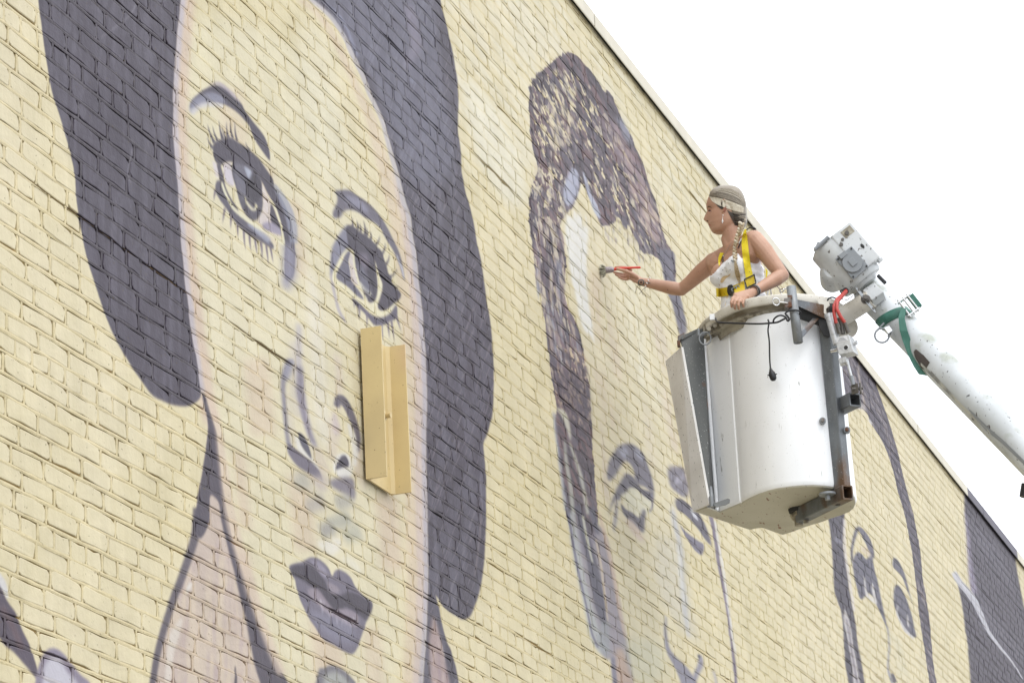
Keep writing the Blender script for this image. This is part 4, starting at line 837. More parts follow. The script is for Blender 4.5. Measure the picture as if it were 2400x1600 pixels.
g = G(); g.loft([rr(.052, ZT-.062), rr(.042, ZT-.066), rr(.041, ZT-.080), rr(.05, ZT-.085), rr(.066, ZT-.084), rr(.07, ZT-.12)], caps=False, smooth=True); g.make('rim_groove', M_grime, bucket)
g = G(); pts = [B(-.30-.012+.0, -.14, ZT-.05), B(-.322, -.108, ZT-.048), B(-.345, -.05, ZT-.075), B(-.345, -.04, ZT-.11)]
g.tube([L(1672, 742, -.27), L(1658, 752, -.19), L(1643, 768, -.10), L(1641, 790, -.09)], [.014, .016, .014, .010], 10); g.make('rim_end_lip', M_rim, bucket)
g = G(); g.box(L(1669, 743, -.295), RT*.013, UP*.016, FW*.006, .003); g.make('rim_joint_plate', M_white, bucket)
# left side: sloping side panel, grey gusset, rusty top angle, thin vertical flange
g = G(); A_ = [L(1562, 846, -.03), L(1599, 813, -.21), L(1664, 1181, -.285), L(1626, 1197, -.183)]
g.plate(A_, np.cross(A_[1]-A_[0], A_[3]-A_[0]), .012); g.make('side_panel', M_panel, lift)
bk = [A_[0], L(1570, 838, .25), B(-.159, .268, ZB+.005), A_[3]]; g = G(); g.plate(bk, np.cross(bk[1]-bk[0], bk[3]-bk[0]), .01); g.make('side_panel', M_panel, lift)
g = G(); A_ = [L(1594, 788, -.20), L(1648, 770, -.125), L(1672, 1166, -.13), L(1664, 1172, -.27)]; g.plate(A_, np.cross(A_[1]-A_[0], A_[3]-A_[0]), .008); g.make('gusset_plate', M_dgrey, lift)
g = G(); g.box((L(1592, 795, -.20)+L(1602, 790, -.17))/2, (L(1606, 788, -.20)-L(1590, 796, -.20))/2, UP*.014, FW*.025, .003); g.box(L(1591, 806, -.21), RT*.008, UP*.014, FW*.02, .002); g.make('top_angle_iron', M_rust, lift)
g = G(); g.plate([L(1597, 789, -.21), L(1636, 771, -.135), L(1637, 778, -.135), L(1598, 797, -.21)], FW, .02); g.make('top_angle_iron', M_dgrey, lift)
g = G(); g.tube([L(1650.5, 795, -.13), L(1681, 1196, -.135)], [(.010, .006)]*2, 8, side=RT); g.make('corner_flange', M_white, lift)
g = G(); g.plate([L(1650, 760, -.17), L(1690, 745, -.24), L(1700, 756, -.26), L(1690, 775, -.24), L(1655, 790, -.17)], FW, .01); g.make('corner_bracket', M_grime, lift)
for px, py in ((1662, 772), (1676, 764), (1690, 762)):
    g = G(); q = L(px, py, -.27); g.tube([q, q-FW*.012], .011, 6, smooth=False); g.make('bolt', M_grime, lift)
# bow shackle with ring at the left corner
g = G(); g.tube([L(1637, 770, -.22), L(1637.5, 786, -.22)], [.006, .013, .013, .007], 10); g.tube([L(1639, 790, -.22), L(1652, 783, -.24), L(1664, 776, -.26)], .006, 8); g.make('shackle_pin', M_grey, lift)
g = G(); g.torus(L(1652.5, 793, -.26), FW, .029, .0038, ex=1.15, u=RT); g.make('shackle_ring', M_grey, lift)
# lower left latch
g = G(); g.tube([L(1667, 1163, -.29), L(1669, 1187, -.29)], .012, 10); g.tube([L(1666, 1140, -.25), L(1668, 1166, -.27)], [.006, .012], 8); g.make('latch_barrel', M_grey, lift)
g = G(); g.plate([L(1671, 1180, -.30), L(1688, 1174, -.31), L(1706, 1168, -.32), L(1711, 1170, -.32), L(1710, 1178, -.32), L(1700, 1183, -.31), L(1678, 1188, -.3)], FW, .01); g.make('latch_lever', M_grey, lift)
# right corner post, arms
ZP0 = ZB+.03
post_b = L(1975, 1150, -.40); post_t = L(1942, 748, -.40)
post_t = np.array([post_b[0], post_b[1], post_t[2]])
du = nrm(RT*.86-FW*.5)                     # side direction of the square tube
g = G(); g.box((post_b+post_t)/2, du*.031, np.cross(UP, du)*.033, (post_t-post_b)/2, .006); g.make('corner_post', M_galv, lift)
g = G(); a_ = post_b-du*.0335+np.cross(UP, du)*0; g.box((a_+post_t-du*.0335)/2-FW*.02, du*.0025, FW*.004, (post_t-post_b)/2); g.make('post_weld_edge', M_rust, lift)
def hz(px, py, z): return Pz(px, py, z)
zt_ = L(1990, 1155, -.44)[2]; a_ = hz(1987, 1153, zt_); b_ = hz(1876, 1208, zt_)
g = G(); g.sqtube(a_, b_, .036, .030, UP, .007); g.make('bottom_arm', M_galv, lift)
g = G(); t_ = nrm(b_-a_); g.tube([b_-t_*.02+UP*.01, b_+t_*.05+UP*.01], [.034, .028], 14); g.tube([b_+t_*.02+UP*.0, b_+t_*.02-UP*.045], .022, 8); g.tube([b_-t_*.05-UP*.02, b_-t_*.05-UP*.05], .014, 8); g.make('arm_pivot', M_grime, lift)
g = G(); g.tube([b_+t_*.01+UP*.05, b_+t_*.01+UP*.02], [.055, .05], 18); g.make('pivot_boss', M_dark, lift)
q = L(1939, 1157, -.42); g = G(); g.tube([q+UP*.004, q-UP*.006], .042, 24); g.tube([q-UP*.006, q-UP*.03], .014, 6, smooth=False); g.make('mount_washer', M_grey, lift)
q = (a_*.78+b_*.22)-UP*.0365; g = G(); g.tube([q+UP*.002, q-UP*.001], .013, 14); g.make('bolt_hole', M_dark, lift)
zt_ = L(2000, 938, -.46)[2]; a_ = hz(2004, 936, zt_); b_ = hz(1966, 955, zt_)
g = G(); g.sqtube(a_, b_, .034, .034, UP, .007); g.make('stub_arm', M_galv, lift)
g = G(); c_ = L(2003, 911, -.52); g.box(c_, nrm(a_-b_)*.006+0, UP*.026, du*.018, .004); g.box(c_+RT*.028, RT*.005, UP*.026, FW*.018, .004); g.tube([c_-RT*.012, c_+RT*.04], .008, 8); g.make('rod_clevis', M_brass, lift)
g = G(); g.tube([L(1986, 848, -.52), L(1997, 888, -.52)], .0075, 8); g.make('push_rod', M_alu, lift)
g = G(); g.tube([L(1995, 881, -.52), L(2000, 902, -.52)], [.011, .012, .009, .012, .010], 10); g.make('rod_end', M_grey, lift)
for px, py, gg in ((1928, 986, -.45), (1985, 1008, -.40)):
    q = L(px, py, gg); g = G(); g.tube([q+FW*.01, q-FW*.008], .0165, 16); bt = g.make('bolt_washer', M_grey, lift); g = G(); g.tube([q-FW*.008, q-FW*.022], .010, 6, smooth=False); g.make('bolt_head', M_rust, bt)
# round galvanised socket pipe with its bracket
GA = -.57
pa, pb = L(1854, 672, GA), L(1871, 803, GA)
g = G(); g.pipe(pa, pb, .0235, .0195, 24); g.make('socket_pipe', M_pipe, lift)
g = G(); A_ = [L(1866, 702, GA+.01), L(1944, 717, -.44), L(1944, 752, -.44), L(1866, 715, GA+.01)]; g.plate(A_, FW, .008); g.make('pipe_bracket', M_galv, lift)
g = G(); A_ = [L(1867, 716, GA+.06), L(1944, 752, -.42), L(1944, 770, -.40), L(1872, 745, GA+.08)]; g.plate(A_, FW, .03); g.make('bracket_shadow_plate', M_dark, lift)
g = G(); A_ = [L(1908, 742, -.46), L(1920, 746, -.46), L(1881, 791, GA+.02), L(1877, 778, GA+.02)]; g.plate(A_, FW, .006); g.make('bracket_brace', M_galv, lift)
g = G(); g.plate([L(1918, 748, -.455), L(1948, 752, -.44), L(1944, 790, -.44), L(1930, 786, -.45), L(1921, 770, -.455)], FW, .012); g.make('bracket_web', M_dark, lift)
q = L(1847, 712, GA-.01); g = G(); g.box(q, RT*.018, UP*.024, FW*.02, .003); g.box(q+RT*.012+UP*.03, RT*.012, UP*.008, FW*.02, .002); g.make('pin_block', M_rust, lift)
g = G(); g.tube([L(1846, 710, GA-.035), L(1828, 708, GA-.03)], .0035, 8); g.torus(L(1819, 707, GA-.03), nrm(FW-RT*.4), .0165, .004, ex=1.2, u=nrm(RT+UP*.5)); g.make('eye_pin', M_chrome, lift)

# ---- boom
GB = -.30
ax0, ax1 = L(2022, 668, GB), L(2123, 773, GB-.02)
axd = nrm(L(2373, 1030, GB-.36)-L(2123, 773, GB-.02))
be = L(2123, 773, GB-.02)+axd*7.5
bs_ = L(2123, 773, GB-.02)-axd*.34
sidev = nrm(np.cross(axd, FW))
def obasis(d):
    u = nrm(np.cross(d, FW)); return u, np.cross(d, u)
bu, bw = obasis(axd)
g = G(); rads = .081; ts = [0, .2, .4, .8, 1.4, 2.2, 3.4, 5, 7.8]
g.tube([bs_+axd*t for t in ts], [rads+.0004*t for t in ts], 40); boom = g.make('boom', M_boom, lift)
# long dirt streak and bare patch on the belly
def boomsurf(t, ang, off=.0015): return bs_+axd*t+(bu*math.cos(ang)+bw*math.sin(ang))*(rads+.0004*t+off)
def ang_of(px, py, t0):
    best = None
    for k in range(240):
        a = 2*math.pi*k/240
        q = boomsurf(t0, a); x, y = proj(q)
        if (q-ORG)@nrm(q-ORG) > 0:
            d = abs((y-py)-(x-px)*1.0)
            nrm_ = bu*math.cos(a)+bw*math.sin(a)
            if nrm_@(q-ORG) < 0 and (best is None or d < best[0]): best = (d, a)
    return best[1]
def t_of(px, py):
    best = min((((proj(bs_+axd*t)[0]+proj(bs_+axd*t)[1])-(px+py))**2, t) for t in np.linspace(0, 3.2, 640)); return best[1]
def boompatch(name, pts, m, off=.0015):
    c = np.mean(pts, 0); ta = [(t_of(x, y), 0) for x, y in pts]; vs = []
    n = len(pts)//2; top = pts[:n]; bot = pts[n:][::-1]; g = G(); rows = []
    for (x0, y0), (x1, y1) in zip(top, bot):
        t0, t1 = t_of(x0, y0), t_of(x1, y1); a0, a1 = ang_of(x0, y0, t0), ang_of(x1, y1, t1)
        if abs(a1-a0) > math.pi: a1 += 2*math.pi*(1 if a1 < a0 else -1)
        rows.append([boomsurf(t0+(t1-t0)*s, a0+(a1-a0)*s, off) for s in np.linspace(0, 1, 6)])
    vs = [q for r in rows for q in r]; fs = [(i*6+k, i*6+k+1, (i+1)*6+k+1, (i+1)*6+k) for i in range(len(rows)-1) for k in range(5)]
    g.add(vs, fs, True); return g.make(name, m, boom)
boompatch('bare_metal_patch', [(2155, 838), (2162, 834), (2180, 848), (2194, 864), (2190, 870), (2180, 876), (2166, 870), (2157, 850)], M_brownp)
boompatch('dirt_streak', [(2284, 972), (2300, 985), (2330, 1015), (2370, 1050), (2420, 1098), (2420, 1108), (2362, 1052), (2322, 1020), (2296, 990), (2284, 974)], M_grey)
boompatch('grime_line', [(2170, 862), (2215, 905), (2260, 952), (2330, 1022), (2335, 1030), (2255, 955), (2208, 908), (2168, 866)], M_boomd)
boompatch('grime_line', [(2195, 882), (2230, 920), (2264, 958), (2300, 995), (2300, 1000), (2262, 964), (2228, 928), (2193, 888)], M_boomd, .001)
# boom head casting: rounded casting with a flat-sided box on its outer side
hd = nrm(L(1952, 577, GB-.03)-L(2020, 656, GB)); hu, hv = obasis(hd)
hb = L(2022, 657, GB); HR = .122
if (hu@RT) < 0: hu, hv = -hu, -hv               # hu: towards the right of the picture
if (hv@FW) > 0: hv = -hv                        # hv: towards the camera
def sec(c, k, box=0.):
    out = []
    for i in range(36):
        th = 2*math.pi*i/36; cx, cy = math.cos(th), math.sin(th)
        e = 1.
        x = math.copysign(abs(cx)**e, cx); y = math.copysign(abs(cy)**1., cy)
        out.append(c+hu*(x*k*.97-.006)+hv*y*k*.95)
    return out
g = G(); g.loft([sec(hb-hd*.03, .070), sec(hb-hd*.012, .086), sec(hb-hd*.01, .112), sec(hb, .119), sec(hb+hd*.02, .121), sec(hb+hd*.06, HR), sec(hb+hd*.236, HR), sec(hb+hd*.246, HR*.975), sec(hb+hd*.247, HR*.88)], True, True)
bh_ = g.make('boom_head', M_head, boom); bh_.modifiers.new('es', 'EDGE_SPLIT').split_angle = math.radians(40)
e0 = hb+hd*.247
g = G(); g.box(hb+hu*.058+hv*.014+hd*.139, hu*.062, hv*.107, hd*.118, .007); hbox = g.make('head_box', M_head, bh_)
g = G(); g.box(hb+hu*.075+hv*.1215+hd*.222, hu*.030, hv*.0012, hd*.020); g.make('box_recess_patch', M_grime, hbox)  # thin dark sheet stands in for the shaded recess
g = G(); g.loft([[e0+hu*x+hv*y+hd*z for x, y in ((-.05, -.10), (.105, -.10), (.105, .10), (-.03, .104), (-.1, .03), (-.1, -.05))] for z in (0, .012)], True); g.make('head_cap', M_head, bh_)
g = G()
for a_, b_ in (((-.07, .095), (-.07, -.06)), ((-.07, -.06), (.0, -.08)), ((.0, -.08), (.02, -.055))): g.tube([e0+hu*a_[0]+hv*a_[1]+hd*.024, e0+hu*b_[0]+hv*b_[1]+hd*.03], .009, 8)
g.tube([e0+hu*-.105+hv*.10+hd*.012, e0+hu*-.012+hv*.105+hd*.018], .011, 8); g.make('cap_handle', M_grey, bh_)
for (x, z, r) in ((.068, .240, .012), (.03, .228, .008), (.008, .212, .010)):
    q = hb+hu*x+hv*.1205+hd*(z-.02); g = G(); g.tube([q+hv*.0, q+hv*.009], [r, r*.9], 14); g.make('cap_bolt', M_brass, bh_)
q = hb+hu*.085+hv*.1225+hd*.12; g = G(); g.ell(q, hu*.008, hd*.014, hv*.004); g.make('drain_recess', M_dark, bh_)
q = hb+hu*.118+hv*.07+hd*.015; g = G(); g.box(q, hu*.012, hv*.02, hd*.008, .002); g.make('corner_lug', M_head, bh_)
# round boss under the head
q0 = L(1951, 643, GB+.02); g = G(); g.tube([q0+FW*.10, q0-FW*.02, q0-FW*.06, q0-FW*.075], [.062, .064, .058, .044], 28, smooth=True); g.make('rotation_boss', M_head, bh_)
# hinged outlet cover
q = hb-hu*.012+hv*.1255+hd*.085
g = G(); g.box(q, nrm(hu*1+hd*.0)*.052, hd*.068, hv*.006, .002); pl_ = g.make('outlet_plate', M_grey, bh_)
g = G(); g.tube([q+hv*.006, q+hv*.02], [.053, .05], 30); g.box(q+hv*.02, hu*.016, hd*.02, hv*.006, .002); g.box(q+hd*.058+hv*.014-hu*.012, hu*.022, hd*.012, hv*.01, .002); g.make('outlet_lid', M_grey, pl_)
for sx, sy in ((1, 1), (-1, 1), (1, -1), (-1, -1)):
    g = G(); c_ = q+hu*.043*sx+hd*.058*sy+hv*.006; g.tube([c_, c_+hv*.004], .005, 8); g.make('screw', M_dark, pl_)
# collar box between head and boom, horizontal mounting pipe, end disc, flange plate
c_ = L(2049, 690, GB-.05); g = G(); g.box(c_, nrm(axd)*.042, sidev*.036, np.cross(axd, sidev)*.03, .004); g.make('collar_box', M_head, boom)
pm0, pm1 = L(2042, 700, GB-.05), L(1974, 742, GB+.02)
g = G(); g.tube([pm0, pm0*.6+pm1*.4, pm1, L(1962, 750, GB+.03)], [.047, .047, .049, .055], 24); g.make('mounting_pipe', M_rim, boom)
q = L(1984, 768, GB+.10); g = G(); g.tube([q, q-FW*.02], [.058, .056], 30); g.make('mounting_disc', M_rim, boom)
fn = nrm(pm0-pm1); fa = nrm(L(2044, 725, GB-.1)-L(2011, 682, GB-.1)); fb = nrm(np.cross(fn, fa)); q = L(2029, 703, GB-.17)
g = G(); outl = []
for k in range(28):
    th = 2*math.pi*k/28; r = .032+.046*abs(math.cos(th))**3.2; outl.append(q+fa*r*1.05*math.cos(th)+fb*r*.95*math.sin(th))
g.plate(outl, -FW, .010); fp = g.make('flange_plate', M_grey, boom)
g = G(); g.tube([q-FW*.006, q-FW*.014], .024, 20); g.tube([q-FW*.014, q-FW*.032], .017, 6, smooth=False); g.tube([q-FW*.03, q-FW*.045], .010, 12); g.make('flange_nut', M_brass, fp)
for s_ in (-1, 1): g = G(); c_ = q+fa*.060*s_; g.tube([c_-FW*.006, c_-FW*.013], .006, 8); g.make('flange_bolt', M_brass, fp)
g = G(); g.tube([L(2030, 726, GB-.03), L(2000, 735, GB+.0), L(1998, 744, GB)], .0018, 6); g.make('thin_wire', M_black, boom)
g = G(); g.tube([L(2006, 688, GB-.1), L(1985, 703, GB-.06), L(1970, 700, GB-.05)], .0022, 6); g.make('thin_wire', M_black, boom)
# plate floating on the upper side (small black reflector bar)
qa, qb = L(2057, 645, GB-.03), L(2076, 664, GB-.03); g = G(); g.box((qa+qb)/2, (qb-qa)/2, sidev*.008, np.cross(nrm(qb-qa), sidev)*.012, .004); g.make('reflector_bar', M_black, boom)
q = L(2397, 1150, GB-.3); g = G(); g.tube([q-UP*.03, q+UP*.03+RT*.02], [.02, .024], 10); g.box(q+RT*.03-UP*.01, RT*.02, UP*.012, FW*.02, .003); g.make('hose_clip', M_black, boom)
# controller cylinder, hoses, valve block
g = G(); g.tube([L(1944, 742, -.5), L(1962, 806, -.5)], [.0205, .0205], 20); g.tube([L(1942, 736, -.5), L(1944, 744, -.5)], .0225, 20); g.make('ram_cylinder', M_alu, lift)
g = G(); g.plate([L(1915, 700, -.46), L(1921, 697, -.46), L(1931, 706, -.46), L(1942, 706, -.46), L(1945, 716, -.46), L(1936, 724, -.46), L(1938, 742, -.46), L(1932, 735, -.46), L(1919, 715, -.46)], FW, .008); g.make('lifting_lug', M_rim, lift)
g = G(); g.torus(L(1950, 705, -.44), nrm(FW+UP*.3), .022, .004, ex=.8); g.tube([L(1944, 722, -.47), L(1953, 724, -.47)], .02, 12); g.make('lug_ring', M_dark, lift)
vb = L(1984, 812, -.50); vx = nrm(RT*.93-FW*.36); vy = np.cross(UP, vx)
vz = nrm(UP-vx*.18)
g = G(); g.box(vb, vx*.038, vy*.036, vz*.047, .003); blk = g.make('valve_block', M_alu, lift)
nf = -vy if (-vy)@FW < 0 else vy
g = G(); g.box(vb+nf*.0365+vz*.030-vx*.002, vx*.028, nf*.0008, vz*.013); g.make('paper_label', M_label, blk)
for ln_ in range(5):
    g = G(); g.box(vb+nf*.0376+vz*(.038-ln_*.004)-vx*.002, vx*(.010+.0035*ln_), nf*.0004, vz*.0006); g.make('label_print', M_grey, blk)
g = G(); q = vb+nf*.0365-vz*.018+vx*.006; g.tube([q-nf*.002, q+nf*.001], .0125, 18); g.make('port_hole', M_dark, blk); g = G(); g.torus(q, nf, .013, .0025); g.make('port_ring', M_alu, blk)
g = G(); q = vb-vx*.038-vz*.008; g.tube([q, q-vx*.018, q-vx*.045], [.013, .011, .011], 12); g.tube([q-vx*.001, q-vx*.01], .017, 6, smooth=False); g.make('hose_fitting', M_chrome, blk)
g = G(); q = vb+vx*.038+vz*.01; g.tube([q, q+vx*.02], .012, 12); g.make('hose_fitting', M_alu, blk)
g = G(); q = L(1978, 846, -.5); g.box(q, vx*.02, vy*.02, vz*.015, .003); g.tube([q-vx*.018-UP*.012, q+vx*.02-UP*.012], .012, 12); g.make('rod_mount', M_alu, blk)
g = G(); g.tube([L(1983, 681, GB-.12), L(1976, 689, -.46), L(1962, 701, -.5), L(1955, 716, -.53), L(1955, 735, -.54), L(1960, 758, -.54)], .0088, 12); g.make('red_hose', M_red, lift)
g = G(); g.tube([L(1984, 683, GB-.12), L(1972, 696, -.48), L(1962, 708, -.53), L(1961, 724, -.55), L(1970, 742, -.55), L(1980, 756, -.54)], .0088, 12); g.make('red_hose', M_red, lift)
for a_, b_ in (((1961, 758), (1968, 782)), ((1980, 756), (1988, 780))):
    g = G(); g.tube([L(*a_, -.54), L(*b_, -.53)], [.009, .0115, .009, .012, .009, .011], 12); g.make('hose_crimp', M_brass, lift)
g = G(); g.tube([L(1968, 745, -.52), L(1974, 765, -.52), L(1976, 782, -.52)], [.014, .010, .012], 10); g.make('valve_stem', M_brass, lift)
g = G(); q = L(1982, 681, GB-.125); g.torus(q, nrm(-FW+RT*.2), .012, .005); q = L(1974, 683, GB-.125); g.torus(q, nrm(-FW), .008, .004); g.make('hose_grommet', M_black, lift)

# ---- green ratchet strap round the boom
strap = empty('ratchet_strap', (0, 0, 0), 'green webbing ratchet strap wrapped round the white boom, tail hanging down', 'strap')
tS = t_of(2092, 752)
def bring(t, off, w, tilt=.55): # ring section around the boom, slightly oblique
    return [[bs_+axd*(t+w*s+tilt*.08*math.cos(a-1.0))+(bu*math.cos(a)+bw*math.sin(a))*(rads+.0004*t+off) for a in np.linspace(0, 2*math.pi, 40, endpoint=False)] for s in (-1, 1)]
a, b = bring(tS, .004, .031); c, d = bring(tS, .0005, .031); g = G(); g.loft([c, a, b, d, c], False, True); g.make('webbing_band', M_green, strap)
tl = [L(2116, 726, GB-.125), L(2109, 750, GB-.135), L(2105, 775, GB-.14), L(2113, 800, GB-.13), L(2127, 832, GB-.12), L(2139, 858, GB-.11), L(2163, 876, GB-.1)]
tl = [L(2118, 722, GB-.125), L(2113, 745, GB-.135), L(2118, 775, GB-.14), L(2126, 800, GB-.13), L(2138, 832, GB-.12), L(2152, 860, GB-.12), L(2163, 878, GB-.12)]
g = G(); V_ = []
for i, q in enumerate(tl):
    w = [.012, .016, .020, .022, .022, .022, .020][i]; d_ = nrm(RT*.97-UP*.25); V_ += [q-d_*w, q+d_*w, q+d_*w+FW*.003, q-d_*w+FW*.003]
g.add(V_, [(i*4+k, i*4+(k+1) % 4, i*4+4+(k+1) % 4, i*4+4+k) for i in range(len(tl)-1) for k in range(4)]+[(0, 1, 2, 3), tuple(len(V_)-4+k for k in range(4))], False); g.make('webbing_tail', M_green, strap)
ra, rb = L(2121, 699, GB-.10), L(2145, 730, GB-.09); rd = nrm(rb-ra); rp = nrm(np.cross(rd, FW)); rp = rp if rp@RT > 0 else -rp
g = G()
for s_ in (-.030, -.008, .014): g.tube([ra+rp*s_*1.2-rd*.012-FW*.01, rb+rp*s_*1.2+rd*.012-FW*.01], .006, 10)
for q in (ra, rb): g.box(q-rp*.008-rd*.0, rp*.036, rd*.004, FW*.016, .002)
g.make('ratchet_buckle', M_chrome, strap)
g = G(); g.box((ra+rb)/2+rp*.028, rp*.018, (rb-ra)*.46, FW*.014, .005); g.make('webbing_roll', M_green, strap)
g = G(); cR = L(2067, 786, GB-.08); g.torus(cR, FW, .035, .005, ex=1.05, u=RT); g.tube([cR-RT*.028+UP*.022, L(2072, 757, GB-.08)], .005, 8); g.tube([cR+RT*.03-UP*.01, L(2088, 776, GB-.08)], .006, 8); g.make('strap_ring', M_grey, strap)
g = G(); g.plate([L(2072, 768, GB-.1), L(2084, 764, GB-.1), L(2092, 775, GB-.1), L(2082, 782, GB-.1)], FW, .01); g.make('strap_hook', M_chrome, strap)

# ---- black power cable with plug
def offs(px, py, gg): return L(px, py, gg)
cab = G(); pts = [(1677, 746, -.36), (1680, 753, -.40), (1690, 756, -.44), (1720, 757, -.475), (1760, 758.5, -.53), (1785, 758.5, -.545), (1805, 757, -.56), (1822, 755, -.57), (1835, 749, -.58), (1842, 746, -.6), (1846, 752, -.6), (1850, 748, -.6), (1846, 741, -.6), (1841, 735, -.6), (1845, 730, -.6), (1856, 727, -.6), (1868, 727, -.6), (1876, 731, -.59), (1874, 737, -.58)]
def spl(p, n=8):
    q = crom(np.array([L(*x) for x in p]), False, n) if False else None
    A = np.array([L(*x) for x in p]); A = np.vstack([2*A[0]-A[1], A, 2*A[-1]-A[-2]]); out = []
    for i in range(1, len(A)-2):
        t = np.linspace(0, 1, n, endpoint=False)[:, None]; p0, p1, p2, p3 = A[i-1], A[i], A[i+1], A[i+2]
        out.append(.5*((2*p1)+(-p0+p2)*t+(2*p0-5*p1+4*p2-p3)*t*t+(-p0+3*p1-3*p2+p3)*t**3))
    return list(np.vstack(out+[A[-2][None]]))
cab.tube(spl(pts, 5), .0048, 8); cable = tag(cab.make('power_cable', M_black), 'black power cable tied round the bucket pipe, plug hanging down the white shell', 'cable')
g = G(); g.tube(spl([(1812, 757, -.57), (1814, 748, -.58), (1822, 741, -.59), (1832, 739, -.59), (1842, 744, -.59), (1847, 752, -.58), (1852, 746, -.6)], 6), .0046, 8); g.make('cable_loop', M_black, cable)
g = G(); g.tube(spl([(1800, 749, -.57), (1802, 757, -.575), (1800, 775, -.565), (1803, 800, -.555), (1804, 840, -.545), (1806, 866, -.54)], 6), .0042, 8); g.make('hanging_cable', M_black, cable)
g = G(); q = L(1810, 878, -.54); t_ = nrm(L(1812, 886, -.54)-L(1806, 864, -.54)); g.tube([L(1806, 864, -.54), L(1808, 871, -.54), q, L(1812, 885, -.54)], [.006, .012, .018, .017], 14, round_=True)
for k in range(6): g.tube([q+RT*.018*math.cos(k)-FW*.004, q+RT*.022*math.cos(k)+UP*.012*math.sin(k*2)-FW*.008], .003, 6)
g.make('plug', M_black, cable)
# safety lanyard clipped behind her back
g = G(); g.tube(spl([(1817, 668, -.2), (1826, 676, -.2), (1831, 688, -.22), (1834, 694, -.22)], 5), .0026, 8); g.torus(L(1832, 681, -.24), nrm(FW+RT*.6), .012, .003, ex=.7); g.tube(spl([(1836, 678, -.24), (1846, 676, -.24), (1856, 684, -.22)], 4), .0034, 8)
g.tube([L(1800, 680, -.2), L(1798, 694, -.22)], .004, 6); g.tube([L(1806, 678, -.2), L(1808, 693, -.22)], .004, 6); tag(g.make('lanyard_clip', M_chrome), 'steel lanyard clip between her elbow and the bucket rim', 'clip')

# ------------------------------------------------------------ the painter
person = empty('person', (0, 0, 0), 'woman with a blonde braid in a white top and yellow harness painting from the bucket', 'person')
def J(px, py, g_): return L(px, py, g_)
NB = J(1722, 588, 0.02); CH = J(1733, 628, .0); RB = J(1738, 658, -.01); WS = J(1742, 700, -.01)
SHL, SHR = J(1767, 562, -.135), J(1673, 614, .13)
Sv = nrm(SHL-SHR); Sh = nrm(np.array([Sv[0], Sv[1], Sv[2]*.4])); Fv = nrm(np.cross(Sh, UP)); Fv = Fv if Fv@RT < 0 else -Fv
HP = WS+UP*-.20; 
body = G()
body.tube([HP-UP*.12, HP, WS+UP*-.08, WS, RB, CH, CH*.55+NB*.45, NB-UP*.02], [(.155, .12), (.165, .125), (.140, .108), (.122, .094), (.130, .098), (.140, .100), (.120, .085), (.062, .06)], 28, side=Sh, round_=True)
for s_, off in ((1, .068), (-1, .072)):
    c_ = RB+UP*.045+Sh*off*s_+Fv*.068; body.ell(c_, Sh*.062, Fv*.058, UP*.066, 18, 12)
# shoulders and trapezius
body.tube([SHR-Sv*.01, SHR+Sv*.06-UP*.005, NB-UP*.01, SHL-Sv*.06-UP*.002, SHL+Sv*.0], [.048, .052, .062, .054, .050], 18, round_=True)
body.tube([SHR+UP*.0, SHR-UP*.03+Sv*.05], [.05, .07], 14, round_=True); body.tube([SHL, SHL-UP*.05-Sv*.04], [.05, .075], 14, round_=True)
# arms
ER, WR_ = J(1597, 679, .235), J(1503, 660, .215)
body.tube([SHR, SHR*.6+ER*.4+UP*.004, SHR*.25+ER*.75, ER+UP*.002], [.049, .043, .036, .033], 16, round_=True)
body.tube([ER, ER*.78+WR_*.22-UP*.001, ER*.4+WR_*.6, WR_], [.033, .0365, .029, .0215], 16, round_=True)
EL_, WL_ = J(1834, 645, -.19), J(1766, 684, -.36)
body.tube([SHL, SHL*.65+EL_*.35+RT*.006, SHL*.2+EL_*.8, EL_], [.051, .047, .0385, .034], 16, round_=True)
body.tube([EL_, EL_*.78+WL_*.22, EL_*.4+WL_*.6, WL_], [.034, .038, .031, .0225], 16, round_=True)
# neck
NK = J(1713, 545, .0)
body.tube([NB-UP*.03+RT*.005, NB*.55+NK*.45, NK, J(1712, 522, 0)], [.060, .0475, .046, .048], 18, round_=True)
body.tube([NB+Fv*.03-UP*.005, J(1703, 560, 0.005)], [.03, .03], 12, round_=True)
# head from measured profile rows
hrows = [(443, 1690, 1722, .02), (447.5, 1677, 1731, .045), (456, 1664.5, 1738, .060), (466, 1658.5, 1742, .068), (474, 1656.5, 1744, .0715), (481, 1655.3, 1745, .073), (487, 1655.2, 1745, .0735), (491, 1657, 1745, .0735), (495, 1658.6, 1744.5, .073), (499, 1658.2, 1744, .0725), (503, 1657.6, 1743, .072), (507, 1657.4, 1742, .071), (511, 1657.5, 1741, .070), (515, 1658, 1740, .069), (519, 1659.2, 1738, .0675), (523, 1660, 1735, .066), (526, 1659.4, 1732, .064), (529.3, 1661.8, 1729, .062), (532.5, 1662.3, 1725, .059), (536, 1665.2, 1720, .056), (540, 1666.4, 1712, .050), (543.5, 1669, 1706, .042), (546, 1674, 1700, .028)]
nose = {491: 0, 495: .001, 499: .0045, 503: .0085, 507: .0115, 511: .0145, 515: .0165, 519: .010, 523: .001}
rings = []
